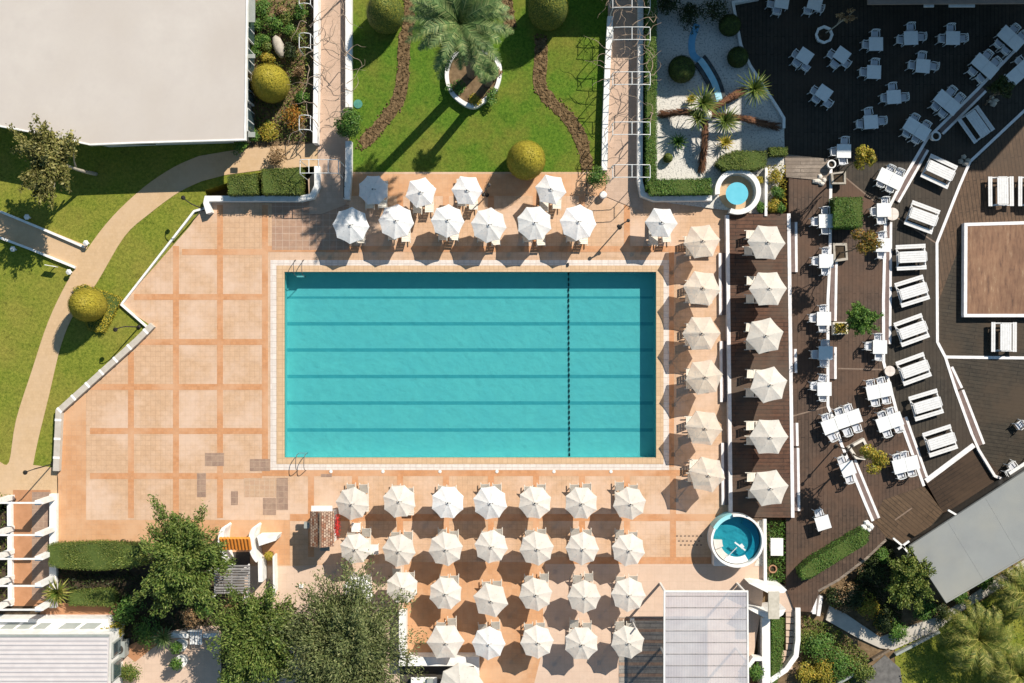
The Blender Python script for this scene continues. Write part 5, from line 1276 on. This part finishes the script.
for px, py, r, lb in ((890,371,5.2,'smaller round tan stone stool at the terrace edge'),(892.5,214,6.4,'larger round tan stone disc at the bend of the terrace edge')):
    q = P3(px, py, LB+.42); t = thing('stone_stool', lb, 'stool', (q.x, q.y, LC))
    MB().lathe((q.x,q.y,LC), [(r/PXM*.8,0),(r/PXM*.8,.66)], 20).build('base', m_stucco, t); MB().lathe((q.x,q.y,LC+.66), [(r/PXM,0),(r/PXM,.06)], 28).build('top', m_whitestone, t)
def boxplanter(pts, z, hh, label, mat=m_cream, lm=None, nn_=250):
    g = pxs(pts, z+hh); cx = sum(p[0] for p in g)/len(g); cy = sum(p[1] for p in g)/len(g)
    t = thing('planter', label, 'planter', (cx, cy, z)); inn = [(cx+(p[0]-cx)*.72, cy+(p[1]-cy)*.72) for p in g]
    MB().prism(g, z, z+hh, [inn]).build('box', mat, t); MB().prism(inn, z, z+hh-.08).build('soil', m_darksoil, t)
    if lm:
        pp = np.array([[cx+rng.uniform(-.45,.45), cy+rng.uniform(-.35,.35), z+hh+rng.uniform(0,.3)] for _ in range(nn_)]); nr = rng.normal(size=(nn_,3)); nr[:,2] += .6
        MB().quads(leaf_quads(pp, nr, .13)).build('flowers', lm, t)
boxplanter([(833,322),(848,322),(848,334),(833,335)], LB, .45, 'cream planter with pale flowers below the round terrace tree', m_cream, l_yellow)
boxplanter([(848,447),(864,438),(868,446),(866,460),(856,459)], LB, .45, 'pale slanted planter under the yellow small tree', m_cream)
boxplanter([(833,243),(847,243),(848,260),(834,262)], LB, .4, 'pale stone planter below the square hedge block', m_rock)
boxplanter([(831,173),(846,171),(846,184),(832,184)], LA, .35, 'small pale planter at the foot of the half shaded tree', m_rock)
def rockpile(px, py, z, label, s=.35, mat=None):
    q = P3(px, py, z+.2); mb = MB()
    for i in range(4):
        a = i*1.7; r = s*rng.uniform(.5,.8); mb.lathe((q.x+math.cos(a)*s*.6, q.y+math.sin(a)*s*.6, z), [(r*.95,0),(r*.9,.1),(r*.5,.2),(.001,.22)], 5, rng.uniform(.6,1.3), rng.uniform(.6,1.1))
    tag(mb.build('rock_pile', mat or m_rock, origin=(q.x,q.y,z)), label, 'rocks')
rockpile(821,180,LA,'pale rocks on the deck ramp corner',.4,m_stucco)
rockpile(965,160,LC,'pale rocks at the bend of the shaded outer terrace edge',.4)
rockpile(868,527,LA,'white rocks at the end of the slanted hedge',.4,m_white)
rockpile(993,100,LC,'pale rocks under the dark leafed tree',.35)
# ------------------------------------------------------------------ lamps, ladders, rails
def lamp(px, py, z, h, ang, label, tee=False, group=None):
    q = P3(px, py, z); t = thing('lamp_post', label, 'lamp post', q, 0, group)
    MB().lathe(tuple(q), [(.14,0),(.14,.06),(.05,.14)], 12).build('base', m_black, t)
    MB().tube([(q.x,q.y,z+.1),(q.x,q.y,z+h)], .04, 8).build('post', m_black, t)
    ca, sa = math.cos(ang), math.sin(ang)
    if tee:
        MB().bar((q.x-ca*.4,q.y-sa*.4,z+h), (q.x+ca*.4,q.y+sa*.4,z+h), .07, .07).build('arm', m_black, t)
        for s in (-1,1): MB().lathe((q.x+s*ca*.36,q.y+s*sa*.36,z+h-.16), [(.05,0),(.12,.05),(.12,.12),(.03,.16)], 10).build('lamp_head', m_black, t)
    else:
        pts = [(q.x,q.y,z+h-.1),(q.x+ca*.25,q.y+sa*.25,z+h+.12),(q.x+ca*.6,q.y+sa*.6,z+h+.06),(q.x+ca*.78,q.y+sa*.78,z+h-.12)]
        MB().tube(spline(pts,3), .03, 6).build('arm', m_black, t)
        MB().lathe((q.x+ca*.78,q.y+sa*.78,z+h-.36), [(.14,0),(.15,.08),(.06,.2),(.02,.24)], 12).build('lamp_head', m_black, t)
lamp(203,209,0,2.65,R(145),'black curled lamp post at the upper patio corner by the planter wall')
lamp(139,327,0,2.65,R(195),'black curled lamp post at the inward corner of the left patio edge')
lamp(53,464,0,2.9,R(200),'black curled lamp post at the lower end of the seat wall')
lamp(836,446,LA,2.8,R(50),'dark lamp post with crossbar on the lower dining deck',True)
lamp(487,195,0,2.6,R(60),'black lamp post between the upper row parasols',True)
lamp(620,227,0,2.4,R(30),'dark lamp post near the foot of the right vine walk',True)
for x, y, lb in ((86,243,'white bollard light at the fork of the curved path, upper one'),(69,272,'white bollard light at the fork of the curved path, lower one'),(13,249,'white bollard light on the lawn at the left edge'),(27,217,'white bollard light in the shade of the leaning tree')):
    q = P3(x, y, .45); t = thing('bollard_light', lb, 'light', (q.x, q.y, -.03), 0, 'white bollard lights on the lawn')
    MB().tube([(q.x,q.y,-.03),(q.x,q.y,.42)], .06, 8).build('post', m_white, t); MB().lathe((q.x,q.y,.4), [(.08,0),(.19,.05),(.20,.10),(.001,.18)], 6).build('cap', m_white, t)
q = P3(52,266,.5); t = thing('lawn_sign', 'thin white rod sign on the lawn below the side path', 'sign', (q.x,q.y,-.03))
MB().tube([(q.x,q.y,-.03),(q.x,q.y,.5)], .03, 6).build('post', m_steel, t); MB().box((q.x,q.y,.62), (.75,.04,.38), rz=R(-10)).build('board', m_white, t)
for x, y, lb in ((358,104,'small teal drain cover on the lawn beside the left vine walk'),):
    MBt = MB().lathe((*P(x,y), -.02), [(.3,0),(.3,.05),(.001,.07)], 14).build('drain_cover', M('dull_teal_lid', (.04,.17,.13), (.07,.22,.17), 4), origin=(*P(x,y), -.02)); tag(MBt, lb, 'drain cover')
m_railsteel = M('tarnished_steel', (.16,.13,.11), (.26,.22,.19), 6, .35, metal=.5)
def ladder(px, py, s, label):
    q = P3(px, py, 0); t = thing('pool_ladder', label, 'pool ladder', q, 0, 'pool ladders')
    for dx in (-.27, .27):
        MB().tube(spline([(q.x+dx, q.y-s*.75, .0), (q.x+dx, q.y-s*.62, .62), (q.x+dx, q.y-s*.25, .82), (q.x+dx, q.y+s*.25, .6), (q.x+dx, q.y+s*.35, -.7)], 4), .025, 6).build('handrail', m_railsteel, t)
    for z in (-.25, -.5): MB().box((q.x, q.y+s*.35, z), (.54,.1,.03)).build('rung', m_steel, t)
ladder(302, 459, 1, 'steel pool ladder at the lower left corner of the pool')
ladder(300, 271, -1, 'steel pool ladder at the upper left corner of the pool')
# lane rope
q0, q1 = P3(568.5,272.5,-1.19), P3(569.5,457,-1.19)
rp = thing('lane_rope', 'dark dotted rope line running across the pool', 'rope', (q0.x, q0.y, -1.19))
MB().tube([tuple(q0), tuple(q1)], .012, 5).build('cord', m_black, rp)
L = (q1-q0).length; k = .1
while k < L-.1:
    p = q0.lerp(q1, k/L); d = (q1-q0).normalized(); MB().tube([tuple(p-d*.1), tuple(p+d*.1)], .048, 8).build('float', m_black, rp); k += .36
q = P3(568,264.5,.02); MB().box((q.x,q.y,.08), (.12,.2,.14)).build('anchor', m_black, rp)
# small white lights let into the pool surround
for i, x in enumerate((331,383,440,497,554,611)):
    t = thing('floor_light', f'small white floor light, {ORD[i]} from the left below the pool edge', 'light', P3(x,471.5,.01), 0, 'small floor lights along the lower pool edge')
    q = P3(x,471.5,.01); MB().lathe((q.x,q.y,.008), [(.11,0),(.11,.03),(.08,.035)], 14).build('rim', m_white, t); MB().lathe((q.x,q.y,.043), [(.075,0),(.001,.012)], 12).build('lens', m_plastic, t)
def rail(pts, h, label, z=0.0):
    w = [P3(a, b, z) for a, b in pts]; t = thing('handrail', label, 'railing', w[0])
    tp = MB(); tp.tube([(p.x,p.y,z+h) for p in w], .03, 6).build('top_rail', m_dark, t)
    md = MB(); md.tube([(p.x,p.y,z+h*.5) for p in w], .02, 5).build('mid_rail', m_dark, t)
    for p in w: MB().tube([(p.x,p.y,z),(p.x,p.y,z+h)], .028, 6).build('post', m_dark, t)
rail([(346,175),(346,188),(346,199)], .95, 'dark handrail beside the foot of the left vine walk')
rail([(586,196),(586,184),(586,172)], .9, 'dark handrail left of the potted bush at the right vine walk')
rail([(301,146),(305,138),(310,128)], .95, 'pale handrail at the end of the left vine wall')
t = thing('white_pot', 'white round pot below the potted bush at the right vine walk', 'pot', P3(603,195,0))
q = P3(603,195,.3); MB().lathe((q.x,q.y,0), [(.2,0),(.26,.35),(.2,.5),(.001,.52)], 16).build('pot', m_white, t)
